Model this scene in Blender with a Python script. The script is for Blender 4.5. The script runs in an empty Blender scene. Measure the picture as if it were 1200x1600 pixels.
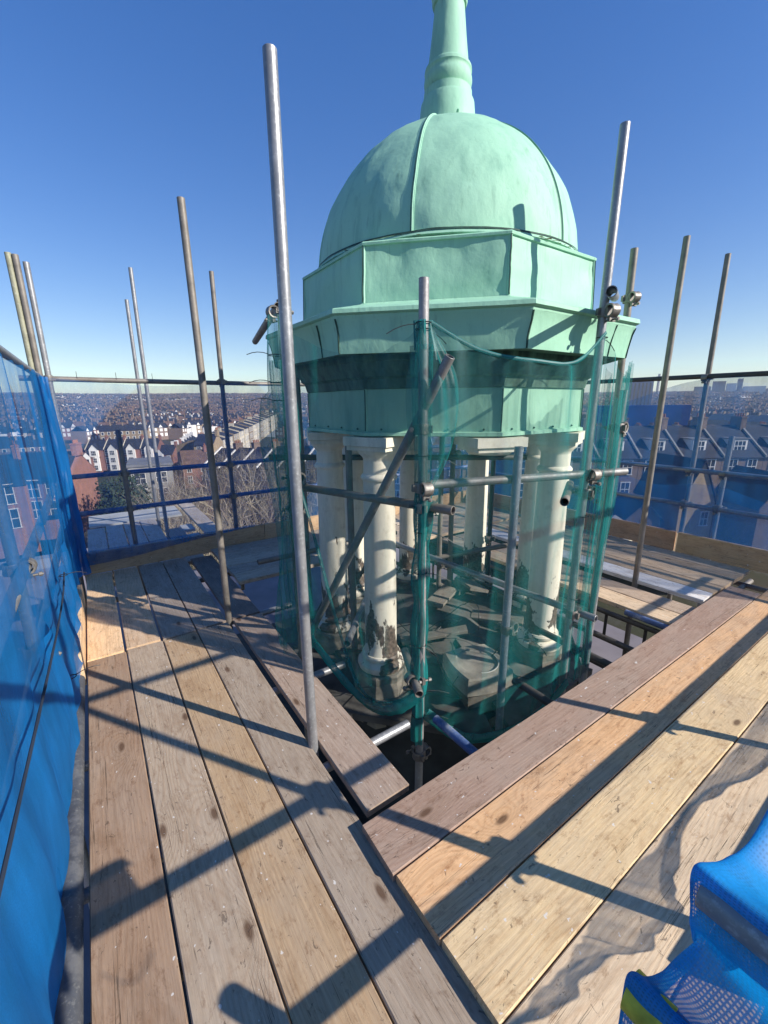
import bpy, bmesh, math, random
from math import sin, cos, pi, radians, sqrt, atan2, degrees
from mathutils import Vector, Matrix, noise, Quaternion
random.seed(7)
SC = bpy.context.scene
COL = SC.collection

# ------------------------------------------------------------------ camera
FPX = 658.8
PITCH, YAW, ROLL, EYE = radians(-14.28), radians(34.416), radians(0.577), 1.65
fw = Vector((sin(YAW)*cos(PITCH), cos(YAW)*cos(PITCH), sin(PITCH)))
rt = Vector((cos(YAW), -sin(YAW), 0))
up = rt.cross(fw)
r2 = rt*cos(ROLL) - up*sin(ROLL)
u2 = up*cos(ROLL) + rt*sin(ROLL)
cd = bpy.data.cameras.new('camera')
cam = bpy.data.objects.new('camera', cd); COL.objects.link(cam)
cam.matrix_world = Matrix(((r2.x, u2.x, -fw.x, 0), (r2.y, u2.y, -fw.y, 0), (r2.z, u2.z, -fw.z, EYE), (0, 0, 0, 1)))
cd.sensor_fit = 'VERTICAL'; cd.sensor_height = 36.0; cd.lens = FPX*36.0/1600.0
cd.clip_start = 0.02; cd.clip_end = 20000
SC.camera = cam

# ------------------------------------------------------------------ light
SUN_AZ, SUN_EL = radians(146.2), radians(30.0)      # azimuth from +Y towards +X
w = bpy.data.worlds.new('World'); SC.world = w; w.use_nodes = True
nt = w.node_tree; nt.nodes.clear()
sky = nt.nodes.new('ShaderNodeTexSky'); sky.sky_type = 'NISHITA'; sky.sun_disc = False
sky.sun_elevation = SUN_EL; sky.sun_rotation = SUN_AZ
sky.altitude = 60; sky.air_density = 1.0; sky.dust_density = 0.05; sky.ozone_density = 1.6
bg = nt.nodes.new('ShaderNodeBackground'); bg.inputs['Strength'].default_value = 0.15
out = nt.nodes.new('ShaderNodeOutputWorld')
hs = nt.nodes.new('ShaderNodeHueSaturation'); hs.inputs['Saturation'].default_value = 1.64; hs.inputs['Hue'].default_value = 0.520; hs.inputs['Value'].default_value = 1.09
gm = nt.nodes.new('ShaderNodeGamma'); gm.inputs['Gamma'].default_value = 0.72
nt.links.new(sky.outputs[0], gm.inputs['Color']); nt.links.new(gm.outputs[0], hs.inputs['Color']); nt.links.new(hs.outputs[0], bg.inputs[0]); nt.links.new(bg.outputs[0], out.inputs[0])
sd = bpy.data.lights.new('sun', 'SUN'); sd.energy = 5.0; sd.angle = radians(0.53); sd.color = (1.0, 0.93, 0.84)
sun = bpy.data.objects.new('sun', sd); COL.objects.link(sun)
sdir = Vector((sin(SUN_AZ)*cos(SUN_EL), cos(SUN_AZ)*cos(SUN_EL), sin(SUN_EL)))
sun.rotation_euler = sdir.to_track_quat('Z', 'Y').to_euler(); sun.location = sdir*50
vs = SC.view_settings
vs.view_transform = 'Standard'; vs.look = 'None'; vs.exposure = 0.58; vs.gamma = 1.0; vs.use_curve_mapping = False
SC.cycles.transparent_max_bounces = 24
SC.cycles.max_bounces = 7
SC.cycles.volume_bounces = 0

# ------------------------------------------------------------------ helpers
def tag(o, label=None, cat=None, group=None, kind=None):
    if label: o['label'] = label
    if cat: o['category'] = cat
    if group: o['group'] = group
    if kind: o['kind'] = kind
    return o

def link(name, data, loc=(0, 0, 0), parent=None):
    o = bpy.data.objects.new(name, data); COL.objects.link(o); o.location = loc
    if parent is not None: o.parent = parent
    return o

def empty(name, loc=(0, 0, 0), rz=0):
    o = link(name, None, loc); o.rotation_euler = (0, 0, rz); o.empty_display_size = 0.1
    return o

class MB:
    def __init__(s): s.v = []; s.f = []; s.m = []; s.mi = 0
    def quadgrid(s, P):
        b = len(s.v); n = len(P); k = len(P[0])
        for row in P:
            for p in row: s.v.append(tuple(p))
        for i in range(n-1):
            for j in range(k-1):
                s.f.append((b+i*k+j, b+i*k+j+1, b+(i+1)*k+j+1, b+(i+1)*k+j)); s.m.append(s.mi)
    def face(s, pts):
        b = len(s.v)
        for p in pts: s.v.append(tuple(p))
        s.f.append(tuple(range(b, b+len(pts)))); s.m.append(s.mi)
    def box(s, x0, x1, y0, y1, z0, z1, M=None):
        b = len(s.v)
        for z in (z0, z1):
            for (x, y) in ((x0, y0), (x1, y0), (x1, y1), (x0, y1)):
                p = Vector((x, y, z))
                if M is not None: p = M @ p
                s.v.append(tuple(p))
        for f in ((3, 2, 1, 0), (4, 5, 6, 7), (0, 1, 5, 4), (1, 2, 6, 5), (2, 3, 7, 6), (3, 0, 4, 7)):
            s.f.append(tuple(b+i for i in f)); s.m.append(s.mi)
    def tube(s, p0, p1, r0, r1=None, n=12, caps=True):
        if r1 is None: r1 = r0
        p0 = Vector(p0); p1 = Vector(p1); d = (p1-p0)
        if d.length < 1e-7: return
        d.normalize()
        a = Vector((0, 0, 1)) if abs(d.z) < .9 else Vector((1, 0, 0))
        u = d.cross(a).normalized(); v = d.cross(u)
        b = len(s.v)
        for p, r in ((p0, r0), (p1, r1)):
            for i in range(n):
                t = 2*pi*i/n; s.v.append(tuple(p+u*(r*cos(t))+v*(r*sin(t))))
        for i in range(n):
            j = (i+1) % n; s.f.append((b+i, b+n+i, b+n+j, b+j)); s.m.append(s.mi)
        if caps:
            s.f.append(tuple(b+i for i in range(n))); s.m.append(s.mi)
            s.f.append(tuple(b+n+n-1-i for i in range(n))); s.m.append(s.mi)
    def lathe(s, prof, n=32, cx=0, cy=0, a0=0, a1=2*pi, closed=True):
        k = n if closed else n+1
        b = len(s.v)
        for (r, z) in prof:
            for i in range(k):
                t = a0+(a1-a0)*i/n; s.v.append((cx+r*sin(t), cy+r*cos(t), z))
        for q in range(len(prof)-1):
            for i in range(n):
                j = (i+1) % k
                s.f.append((b+q*k+i, b+q*k+j, b+(q+1)*k+j, b+(q+1)*k+i)); s.m.append(s.mi)
    def build(s, name, mats, parent=None, loc=(0, 0, 0), smooth=False, recalc=True):
        me = bpy.data.meshes.new(name); me.from_pydata(s.v, [], s.f)
        if not isinstance(mats, (list, tuple)): mats = [mats]
        for m in mats: me.materials.append(m)
        if len(mats) > 1: me.polygons.foreach_set('material_index', s.m)
        if recalc:
            bm = bmesh.new(); bm.from_mesh(me); bmesh.ops.recalc_face_normals(bm, faces=bm.faces); bm.to_mesh(me); bm.free()
        if smooth:
            me.polygons.foreach_set('use_smooth', [True]*len(me.polygons))
            try: me.set_sharp_from_angle(angle=radians(38))
            except Exception: pass
        me.update()
        return link(name, me, loc, parent)

def fb(x, y, z, o=3):
    return noise.fractal(Vector((x, y, z)), 1.0, 2.0, o)

# ------------------------------------------------------------------ materials
class NT:
    def __init__(s, name):
        s.m = bpy.data.materials.new(name); s.m.use_nodes = True
        s.t = s.m.node_tree; s.t.nodes.clear()
        s.o = s.n('ShaderNodeOutputMaterial')
    def n(s, ty, **k):
        q = s.t.nodes.new(ty)
        for a, b in k.items(): setattr(q, a, b)
        return q
    def l(s, a, b): s.t.links.new(a, b)
    def inp(s, node, name, val):
        if hasattr(val, 'is_linked') or hasattr(val, 'links'): s.l(val, node.inputs[name])
        else: node.inputs[name].default_value = val
    def math(s, op, a, b=None, c=None, clamp=False):
        q = s.n('ShaderNodeMath', operation=op, use_clamp=clamp)
        for i, x in enumerate((a, b, c)):
            if x is not None: s.inp(q, i, x)
        return q.outputs[0]
    def vec(s, co, scale, off=None):
        q = s.n('ShaderNodeMapping'); s.l(co, q.inputs['Vector']); q.inputs['Scale'].default_value = scale
        if off is not None: s.l(off, q.inputs['Location'])
        return q.outputs[0]
    def noise(s, co, scale=5, detail=4, rough=.55, dist=0):
        q = s.n('ShaderNodeTexNoise'); s.l(co, q.inputs['Vector'])
        q.inputs['Scale'].default_value = scale; q.inputs['Detail'].default_value = detail
        q.inputs['Roughness'].default_value = rough; q.inputs['Distortion'].default_value = dist
        return q.outputs[0]
    def ramp(s, f, a, b, lo=0., hi=1., interp='LINEAR'):
        q = s.n('ShaderNodeMapRange'); s.l(f, q.inputs[0])
        q.inputs[1].default_value = a; q.inputs[2].default_value = b; q.inputs[3].default_value = lo; q.inputs[4].default_value = hi
        if interp == 'SMOOTH': q.interpolation_type = 'SMOOTHSTEP'
        return q.outputs[0]
    def mix(s, f, a, b, blend='MIX'):
        q = s.n('ShaderNodeMix', data_type='RGBA', blend_type=blend)
        for nm, x in (('Factor', f),):
            if hasattr(x, 'links'): s.l(x, q.inputs[0])
            else: q.inputs[0].default_value = x
        for i, x in ((6, a), (7, b)):
            if hasattr(x, 'links'): s.l(x, q.inputs[i])
            else: q.inputs[i].default_value = (*x, 1) if len(x) == 3 else x
        return q.outputs[2]
    def bump(s, h, strength=.3, dist=.01, normal=None):
        q = s.n('ShaderNodeBump'); s.l(h, q.inputs['Height']); q.inputs['Strength'].default_value = strength; q.inputs['Distance'].default_value = dist
        if normal is not None: s.l(normal, q.inputs['Normal'])
        return q.outputs[0]
    def bsdf(s, color, rough=.6, metal=0., normal=None, spec=.5):
        q = s.n('ShaderNodeBsdfPrincipled')
        if hasattr(color, 'links'): s.l(color, q.inputs['Base Color'])
        else: q.inputs['Base Color'].default_value = (*color, 1)
        s.inp(q, 'Roughness', rough); s.inp(q, 'Metallic', metal); q.inputs['Specular IOR Level'].default_value = spec
        if normal is not None: s.l(normal, q.inputs['Normal'])
        s.l(q.outputs[0], s.o.inputs[0]); return q
    def co(s, which='Object'): return s.n('ShaderNodeTexCoord').outputs[which]
    def objinfo(s): return s.n('ShaderNodeObjectInfo')

def simple(name, col, rough=.8, var=.25, scale=3., metal=0., bump=0., spec=.3):
    t = NT(name); co = t.co(); n = t.noise(co, scale, 5)
    oi = t.objinfo()
    f = t.ramp(n, .3, .7)
    c = t.mix(f, tuple(x*(1-var) for x in col), tuple(min(1, x*(1+var)) for x in col))
    f2 = t.ramp(oi.outputs['Random'], 0, 1, .82, 1.15)
    q = t.n('ShaderNodeVectorMath', operation='SCALE'); t.l(c, q.inputs[0]); t.l(f2, q.inputs[3])
    nm = t.bump(n, bump, .02) if bump else None
    t.bsdf(q.outputs[0], rough, metal, nm, spec)
    return t.m

def wood_mat(name='scaffold_timber', contrast=1.0, stain=1.0):
    t = NT(name); co = t.co(); oi = t.objinfo()
    rnd = oi.outputs['Random']
    offs = t.n('ShaderNodeCombineXYZ'); t.l(t.math('MULTIPLY', rnd, 91.7), offs.inputs[0]); t.l(t.math('MULTIPLY', rnd, 37.3), offs.inputs[1]); t.l(t.math('MULTIPLY', rnd, 53.1), offs.inputs[2])
    # knots: sparse cells stretched along the board
    kco = t.vec(co, (1.7, 4.4, .02), offs.outputs[0])
    vor = t.n('ShaderNodeTexVoronoi', feature='F1', voronoi_dimensions='2D'); t.l(kco, vor.inputs['Vector']); vor.inputs['Scale'].default_value = 1.0
    kd = vor.outputs['Distance']
    sep = t.n('ShaderNodeSeparateColor'); t.l(vor.outputs['Color'], sep.inputs[0])
    iskn = t.ramp(sep.outputs[0], .74, .75)
    prox = t.math('MULTIPLY', t.ramp(kd, 0, .60, 1, 0), iskn)
    warp = t.math('POWER', prox, 2.0)
    low = t.noise(t.vec(co, (.7, 3.6, 3.6), offs.outputs[0]), 1.0, 3, .5)
    mid = t.noise(t.vec(co, (3.5, 22, 22), offs.outputs[0]), 1.0, 4, .6)
    sepc = t.n('ShaderNodeSeparateXYZ'); t.l(t.vec(co, (1, 1, 1), offs.outputs[0]), sepc.inputs[0])
    ph = t.math('ADD', t.math('MULTIPLY', sepc.outputs[1], 330.0), t.math('MULTIPLY', low, 105.0))
    ph = t.math('ADD', ph, t.math('MULTIPLY', mid, 3.5))
    ph = t.math('ADD', ph, t.math('MULTIPLY', warp, 62.0))
    ring = t.math('POWER', t.ramp(t.math('SINE', ph), -1, 1), 2.2)
    ring = t.math('MULTIPLY', ring, t.ramp(t.noise(t.vec(co, (1.3, 6, 6), offs.outputs[0]), 1.0, 3), .3, .65, .25, 1.0))
    fine = t.noise(t.vec(co, (5, 120, 120), offs.outputs[0]), 1.0, 7, .74)
    fine2 = t.noise(t.vec(co, (30, 420, 420), offs.outputs[0]), 1.0, 3, .7)
    patch = t.noise(t.vec(co, (1.3, 3.4, 3.4), offs.outputs[0]), 1.6, 7, .66, .5)
    blot = t.noise(t.vec(co, (3.2, 7.5, 7.5), offs.outputs[0]), 1.3, 7, .72, .6)
    spots = t.noise(t.vec(co, (9, 17, 17), offs.outputs[0]), 1.7, 7, .78, .3)
    crack = t.noise(t.vec(co, (.55, 40, 40), offs.outputs[0]), 1.0, 6, .5, .1)
    ck = t.math('ABSOLUTE', t.math('SUBTRACT', crack, .53))
    crk = t.math('MULTIPLY', t.ramp(ck, .0, .008, 1, 0), t.ramp(t.noise(t.vec(co, (.8, 5, 5), offs.outputs[0]), 1.7, 2), .49, .58))
    base = oi.outputs['Color']
    def scl(c, f):
        q = t.n('ShaderNodeVectorMath', operation='SCALE'); t.l(c, q.inputs[0])
        if hasattr(f, 'links'): t.l(f, q.inputs[3])
        else: q.inputs[3].default_value = f
        return q.outputs[0]
    base = scl(base, 1.36)
    c = t.mix(t.math('MULTIPLY', ring, .30*contrast), base, t.mix(1.0, base, (.62, .46, .34), 'MULTIPLY'))
    c = scl(c, t.ramp(fine, .28, .74, 1.17, .80))
    c = scl(c, t.ramp(fine2, .35, .65, 1.08, .93))
    gray = t.mix(.6, c, scl(t.mix(1.0, base, (.36, .31, .255), 'MIX'), t.ramp(fine, .3, .7, 1.18, .80)))
    c = t.mix(t.ramp(patch, .42, .66, 0, .55*stain), c, gray)
    c = t.mix(t.ramp(blot, .50, .68, 0, .50*stain), c, t.mix(1.0, c, (.60, .50, .42), 'MULTIPLY'))
    c = t.mix(t.ramp(blot, .30, .44, .28*stain, 0), c, t.mix(1.0, c, (1.25, 1.2, 1.1), 'MULTIPLY'))
    c = t.mix(t.math('MULTIPLY', t.ramp(spots, .545, .66), .60*stain, clamp=True), c, t.mix(1.0, c, (.48, .37, .30), 'MULTIPLY'))
    kn = t.math('MULTIPLY', t.ramp(kd, .035, .075, 1, 0), iskn)
    c = t.mix(t.math('MULTIPLY', t.math('POWER', prox, 3.0), .24), c, (.20, .13, .075))
    c = t.mix(t.math('MULTIPLY', kn, .8), c, (.085, .042, .022))
    c = t.mix(t.math('MULTIPLY', crk, .85), c, (.022, .016, .012))
    spk = t.noise(t.vec(co, (36, 42, 42), offs.outputs[0]), 1.0, 2, .5)
    c = t.mix(t.ramp(spk, .72, .74, 0, .75), c, (.66, .64, .6))
    dk = t.noise(t.vec(co, (20, 30, 30), offs.outputs[0]), 1.3, 5, .68, .8)
    c = t.mix(t.ramp(dk, .63, .67, 0, .6*stain), c, (.06, .042, .033))
    h = t.math('ADD', t.math('MULTIPLY', fine, .6), t.math('MULTIPLY', ring, .2))
    h = t.math('SUBTRACT', h, t.math('MULTIPLY', crk, 1.6))
    h = t.math('SUBTRACT', h, t.math('MULTIPLY', t.ramp(dk, .63, .67), .4))
    t.bsdf(c, t.ramp(patch, .3, .7, .62, .85), 0, t.bump(h, .40, .003), .25)
    return t.m

def metal_mat(name, col, metal=.55, rough=.42, var=.22, rust=.0, blotch=(.75, .76, .77), blotchf=.35, streak=None):
    t = NT(name); co = t.co()
    n1 = t.noise(co, 9, 6, .65); n2 = t.noise(co, 60, 4, .7); n3 = t.noise(co, 3.1, 4, .6)
    c = t.mix(t.ramp(n1, .3, .7), tuple(x*(1-var) for x in col), tuple(x*(1+var) for x in col))
    c = t.mix(t.ramp(n2, .55, .72, 0, blotchf), c, blotch)
    c = t.mix(t.ramp(n3, .56, .74, 0, rust), c, (.13, .065, .035))
    if streak: c = t.mix(t.ramp(t.noise(co, 5.3, 5, .7), .5, .6, 0, .8), c, streak)
    t.bsdf(c, t.ramp(n2, .3, .7, rough-.08, rough+.14), metal, t.bump(n2, .12, .003), .5)
    return t.m

def copper_mat(name, grime_shade=0.0):
    t = NT(name); co = t.co('Object')
    big = t.noise(co, 1.3, 5, .6); med = t.noise(co, 6, 6, .6); fin = t.noise(co, 34, 4, .65)
    strk = t.noise(t.vec(co, (9, 9, .9)), 1.2, 5, .65)
    c = t.mix(t.ramp(big, .34, .68), (.295, .545, .385), (.335, .605, .435))
    c = t.mix(t.ramp(med, .54, .74, 0, .35), c, (.38, .66, .50))
    c = t.mix(t.ramp(strk, .52, .74, 0, .6), c, (.17, .37, .27))
    c = t.mix(t.ramp(fin, .60, .76, 0, .25), c, (.12, .30, .22))
    c = t.mix(t.ramp(t.noise(co, 18, 5, .7, .3), .66, .74, 0, .30), c, (.52, .68, .52))
    run = t.noise(t.vec(co, (22, 22, .7)), 1.0, 4, .6)
    c = t.mix(t.math('MULTIPLY', t.ramp(run, .58, .72), t.ramp(big, .42, .6, 0, .5), clamp=True), c, (.10, .20, .14))
    rs = t.noise(t.vec(co, (14, 14, 3)), 1.0, 5, .7)
    c = t.mix(t.ramp(rs, .70, .78, 0, .55), c, (.30, .22, .08))
    if grime_shade: c = t.mix(t.ramp(strk, .3, .6, grime_shade*.75, min(1, grime_shade*1.1)), c, (.010, .022, .018))  # near-black mixed into the colour, standing in for shade along with grime
    wr = t.noise(t.vec(co, (1, 1, .75)), 7.5, 5, .55, .15)
    b1 = t.bump(wr, .20, .035)
    b2 = t.bump(fin, .10, .004, b1)
    t.bsdf(c, t.ramp(med, .3, .7, .55, .72), 0, b2, .35)
    return t.m

def cream_mat(name, edge=.0):
    t = NT(name); co = t.co('Object')
    sep = t.n('ShaderNodeSeparateXYZ'); t.l(co, sep.inputs[0])
    n = t.noise(t.vec(co, (1.3, 1.3, .55)), 4.2, 6, .62, .35); d = t.noise(t.vec(co, (10, 10, 1.2)), 1.5, 5, .6); f = t.noise(co, 45, 4, .6)
    rnd = t.objinfo().outputs['Random']
    # the paint has flaked most near the foot
    low = t.ramp(sep.outputs[2], .0, .8, .14, -.09)
    m = t.math('ADD', n, t.math('ADD', low, edge))
    peel = t.ramp(m, .600, .607)
    rim = t.ramp(t.math('ABSOLUTE', t.math('SUBTRACT', m, .602)), .0, .012, 1, 0)
    paint = t.mix(t.ramp(d, .35, .7), (.88, .83, .68), (.72, .67, .53))
    paint = t.mix(t.ramp(t.noise(co, 14, 5, .7), .55, .72, 0, .4), paint, (.42, .34, .24))
    bare = t.mix(t.ramp(f, .35, .65), (.06, .042, .032), (.19, .145, .11))
    c = t.mix(peel, paint, bare)
    c = t.mix(t.math('MULTIPLY', rim, .55), c, (.72, .68, .58))
    h = t.math('SUBTRACT', t.math('MULTIPLY', f, .15), peel)
    t.bsdf(c, .55, 0, t.bump(h, .5, .006), .4)
    return t.m

def net_mat(name, col, cover, weave=None, spread=.12, trans=.5, cmin=.2):
    """Debris netting: a share of the surface is thread, the rest holes; seen edge-on the threads close up."""
    t = NT(name); co = t.co('Object')
    geo = t.n('ShaderNodeNewGeometry')
    dt = t.n('ShaderNodeVectorMath', operation='DOT_PRODUCT'); t.l(geo.outputs['Normal'], dt.inputs[0]); t.l(geo.outputs['Incoming'], dt.inputs[1])
    cs = t.math('MAXIMUM', t.math('ABSOLUTE', dt.outputs['Value']), cmin)
    n = t.noise(t.vec(co, (1, 1, .35)), 5.0, 6, .66)
    a = t.ramp(n, .3, .7, max(.02, cover-spread), min(.97, cover+spread))
    if weave:
        uv = t.co('UV')
        sp = t.n('ShaderNodeSeparateXYZ'); t.l(uv, sp.inputs[0])
        g = t.math('MULTIPLY', t.ramp(t.math('SINE', t.math('MULTIPLY', sp.outputs[0], weave)), -.5, .7), t.ramp(t.math('SINE', t.math('MULTIPLY', sp.outputs[1], weave*1.3)), -.7, .4))
        a = t.math('SUBTRACT', a, t.math('MULTIPLY', g, .36), clamp=True)
    f = t.math('SUBTRACT', 1.0, t.math('POWER', t.math('SUBTRACT', 1.0, a), t.math('DIVIDE', 1.0, cs)))
    tr = t.n('ShaderNodeBsdfTransparent')
    di = t.n('ShaderNodeBsdfDiffuse'); tl = t.n('ShaderNodeBsdfTranslucent')
    fold = t.ramp(t.noise(t.vec(co, (2.2, 2.2, .4)), 2.5, 4, .6), .3, .7)
    grit = t.noise(co, 210, 3, .8)
    fold = t.math('MULTIPLY', fold, t.ramp(grit, .3, .7, .55, 1.25), clamp=True)
    c = t.mix(fold, tuple(x*.66 for x in col), tuple(min(1, x*1.25) for x in col))
    t.l(c, di.inputs[0]); t.l(c, tl.inputs[0])
    gl = t.n('ShaderNodeBsdfGlossy'); gl.inputs['Roughness'].default_value = .45; gl.inputs['Color'].default_value = (.8, .85, .9, 1)
    m1 = t.n('ShaderNodeMixShader'); m1.inputs[0].default_value = trans; t.l(di.outputs[0], m1.inputs[1]); t.l(tl.outputs[0], m1.inputs[2])
    m3 = t.n('ShaderNodeMixShader'); m3.inputs[0].default_value = .05; t.l(m1.outputs[0], m3.inputs[1]); t.l(gl.outputs[0], m3.inputs[2])
    m2 = t.n('ShaderNodeMixShader'); t.l(f, m2.inputs[0]); t.l(tr.outputs[0], m2.inputs[1]); t.l(m3.outputs[0], m2.inputs[2])
    t.l(m2.outputs[0], t.o.inputs[0])
    return t.m

def brick_mat(name, col, mortar=(.35, .32, .28), dark=.3):
    t = NT(name); co = t.co('Object'); oi = t.objinfo()
    n = t.noise(co, 1.1, 5, .65); f = t.noise(t.vec(co, (4, 4, 13)), 1.0, 3, .7)
    c = t.mix(t.ramp(n, .3, .7), tuple(x*(1-dark) for x in col), tuple(x*(1+dark*.6) for x in col))
    c = t.mix(t.ramp(f, .38, .62, 0, .35), c, mortar)
    q = t.n('ShaderNodeVectorMath', operation='SCALE'); t.l(c, q.inputs[0]); t.l(t.ramp(oi.outputs['Random'], 0, 1, .7, 1.2), q.inputs[3])
    t.bsdf(q.outputs[0], .9, 0, None, .1); return t.m

WOOD = wood_mat(); 
GALV = metal_mat('galvanised_steel', (.27, .275, .28), .45, .40, .2, .12)
DULL = metal_mat('weathered_steel', (.20, .18, .155), .3, .55, .3, .45, (.42, .39, .34), .25)
DULL2 = metal_mat('grey_steel', (.19, .19, .185), .3, .5, .3, .2, (.42, .42, .41), .35)
DARKM = metal_mat('dark_steel', (.07, .066, .06), .3, .6, .3, .5, (.2, .18, .16), .2)
BLUEP = metal_mat('blue_paint_and_net_tint_steel', (.07, .12, .26), .15, .5, .3, .2, (.42, .45, .5), .35, (.30, .32, .35))
COUP = metal_mat('coupler_steel', (.20, .185, .165), .5, .5, .35, .55, (.5, .49, .46), .35)
RUSTY = metal_mat('rusty_iron', (.14, .06, .03), .2, .8, .35, .6, (.2, .1, .05), .3)
PIPEP = metal_mat('painted_pipe', (.085, .09, .10), .2, .5, .3, .15, (.40, .40, .36), .4, (.17, .17, .17))
COPPER = copper_mat('green_copper_paint'); COPPER_SHADE = copper_mat('grimy_shaded_copper_paint', .84); COPPERF = copper_mat('frieze_shade_copper_paint', .13)  # soffit and frieze copies carry cornice and net shade in their colour
SEAMC = simple('dark_sealed_joint', (.03, .075, .055), .6, .5, 14)
RUSTP = simple('rust_stained_paint', (.25, .10, .04), .8, .6, 40)
CREAM = cream_mat('flaking_cream_paint'); CREAM2 = cream_mat('cream_paint_capital', -.05)
STONE = simple('dirty_painted_stone', (.20, .18, .145), .8, .55, 9, 0, .5)
LEAD_SHADE = simple('old_lead_and_hole_shade', (.034, .036, .035), .6, .5, 5, 0, .4)
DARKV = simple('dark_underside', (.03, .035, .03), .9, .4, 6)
BLUEN = net_mat('blue_debris_net', (.005, .19, .55), .26, None, .10, .4)
BLUESIDE = net_mat('blue_debris_net_side', (.005, .19, .50), .34, None, .14, .4, .38)
BLUEF = net_mat('blue_debris_net_folded', (.007, .22, .60), .74, None, .1, .5, .4)
BLUEL = net_mat('blue_debris_net_thick', (.005, .18, .48), .50, None, .18, .4, .34)
BLUEC = net_mat('blue_debris_net_close', (.004, .29, .70), .96, 1050., .03, .5)
GREENN = net_mat('green_debris_net', (.014, .25, .24), .21, None, .12)
GREENB = net_mat('green_debris_net_bunched', (.012, .27, .26), .55, None, .2)
TIE = simple('black_cable_tie', (.012, .012, .013), .4, .1)
ROPE = simple('dark_cord', (.02, .03, .05), .8, .3)
FELT = simple('mauve_roof_felt', (.22, .20, .215), .85, .22, 1.5, 0, .2)
PALEB = simple('pale_grey_sheet', (.42, .43, .42), .6, .2, 2)

# ------------------------------------------------------------------ terrain and haze
def terr(x, y):
    r = sqrt(x*x+y*y); a = degrees(atan2(x, y))
    t = max(0, min(1, (r-160)/1500)); t = t*t*(3-2*t)
    hill = 50 if a < 40 else 40
    h = -19 + t*hill + 3.0*fb(x/300, y/300, 1.7)*min(1, r/400)
    if a < 40: h -= 4.0*math.exp(-((r-200)/70)**2)
    if r > 1700: h -= (r-1700)*.03
    return h
def make_ground():
    m = MB(); rows = []
    rs = [0, 8, 20, 40, 70, 110, 160, 220, 300, 400, 520, 660, 820, 1000, 1200, 1400, 1600, 1800, 2100, 2600, 3500, 5000, 8000]
    for r in rs:
        row = []
        for i in range(73):
            a = 2*pi*i/72; x, y = r*sin(a), r*cos(a); row.append((x, y, terr(x, y)))
        rows.append(row)
    m.quadgrid(rows)
    t = NT('town_ground'); co = t.co(); n = t.noise(co, .03, 6, .7); n2 = t.noise(co, .25, 5, .7)
    c = t.mix(t.ramp(n, .4, .6), (.035, .045, .022), (.06, .05, .035)); c = t.mix(t.ramp(n2, .5, .65, 0, .7), c, (.09, .085, .08))
    t.bsdf(c, .95, 0, None, .1)
    tag(m.build('ground', t.m, smooth=True), kind='structure')
make_ground()
hz = MB(); hz.box(-8500, 8500, -8500, 8500, -260, 60)
t = NT('haze_air'); v = t.n('ShaderNodeVolumePrincipled'); v.inputs['Color'].default_value = (.80, .88, 1, 1)
v.inputs['Density'].default_value = .00030; v.inputs['Anisotropy'].default_value = .2
t.l(v.outputs[0], t.o.inputs['Volume'])
HAZE = hz.build('haze', t.m); tag(HAZE, 'thin blue air haze over the town', 'haze', kind='stuff')

# ------------------------------------------------------------------ host building
host = empty('host_building', (2.5, 2.5, -19)); tag(host, 'flat roofed building carrying the cupola under the scaffold', 'building')
BRH = brick_mat('host_brick', (.25, .12, .08))
def hbox(name, mat, *b):
    m = MB(); m.box(*b); o = m.build(name, mat); o.parent = host; o.location = (-2.5, -2.5, 19); return o
hbox('tower_wall', BRH, -.2, 5.6, .2, 5.4, -19, -1.62)
hbox('tower_roof', LEAD_SHADE, -.45, 2.55, -.1, 5.65, -1.62, -1.5); hbox('tower_roof', FELT, 2.55, 5.85, -.1, 5.65, -1.62, -1.5); hbox('rear_roof', FELT, -.44, 5.8, 5.66, 8.9, -1.72, -1.6)  # left half goes near-black to paint in the shade below the decks
hbox('flat_roof', FELT, -15, -.47, -3, 15.5, -3.3, -3.0)
hbox('parapet', simple('parapet_render', (.28, .28, .29), .8, .2, 2), -15, -.47, 15.52, 15.9, -3.3, -2.7)
hbox('wing_wall', BRH, -14.9, -.5, -2.9, 15.4, -19, -3.31)

# ------------------------------------------------------------------ planks
def plank_mesh(L, W=.222, T=.038, seed=0):
    rg = random.Random(seed); m = MB(); n = max(3, int(L/.35)); b = .004
    prof = [(-W/2+b, T/2), (W/2-b, T/2), (W/2, T/2-b), (W/2, -T/2+b), (W/2-b, -T/2), (-W/2+b, -T/2), (-W/2, -T/2+b), (-W/2, T/2-b)]
    ph = rg.random()*10; e0 = rg.uniform(-.012, .012); e1 = rg.uniform(-.012, .012)
    rows = []
    for i in range(n+1):
        x = -L/2+L*i/n; dz = .0022*fb(x*1.1+ph, seed, 0); dy = .0018*fb(x*.9, ph, seed); tw = .006*fb(x*.6, 3, ph)
        row = []
        for (y, z) in prof:
            xx = x + (e0*y/W if i == 0 else e1*y/W if i == n else 0)
            row.append((xx, y+dy+rg.uniform(-.0006, .0006), z+dz+tw*y))
        row.append(row[0]); rows.append(row)
    m.quadgrid(rows)
    m.face([Vector(p) for p in rows[0][:8]]); m.face([Vector(p) for p in rows[-1][:8]])
    return m
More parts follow.
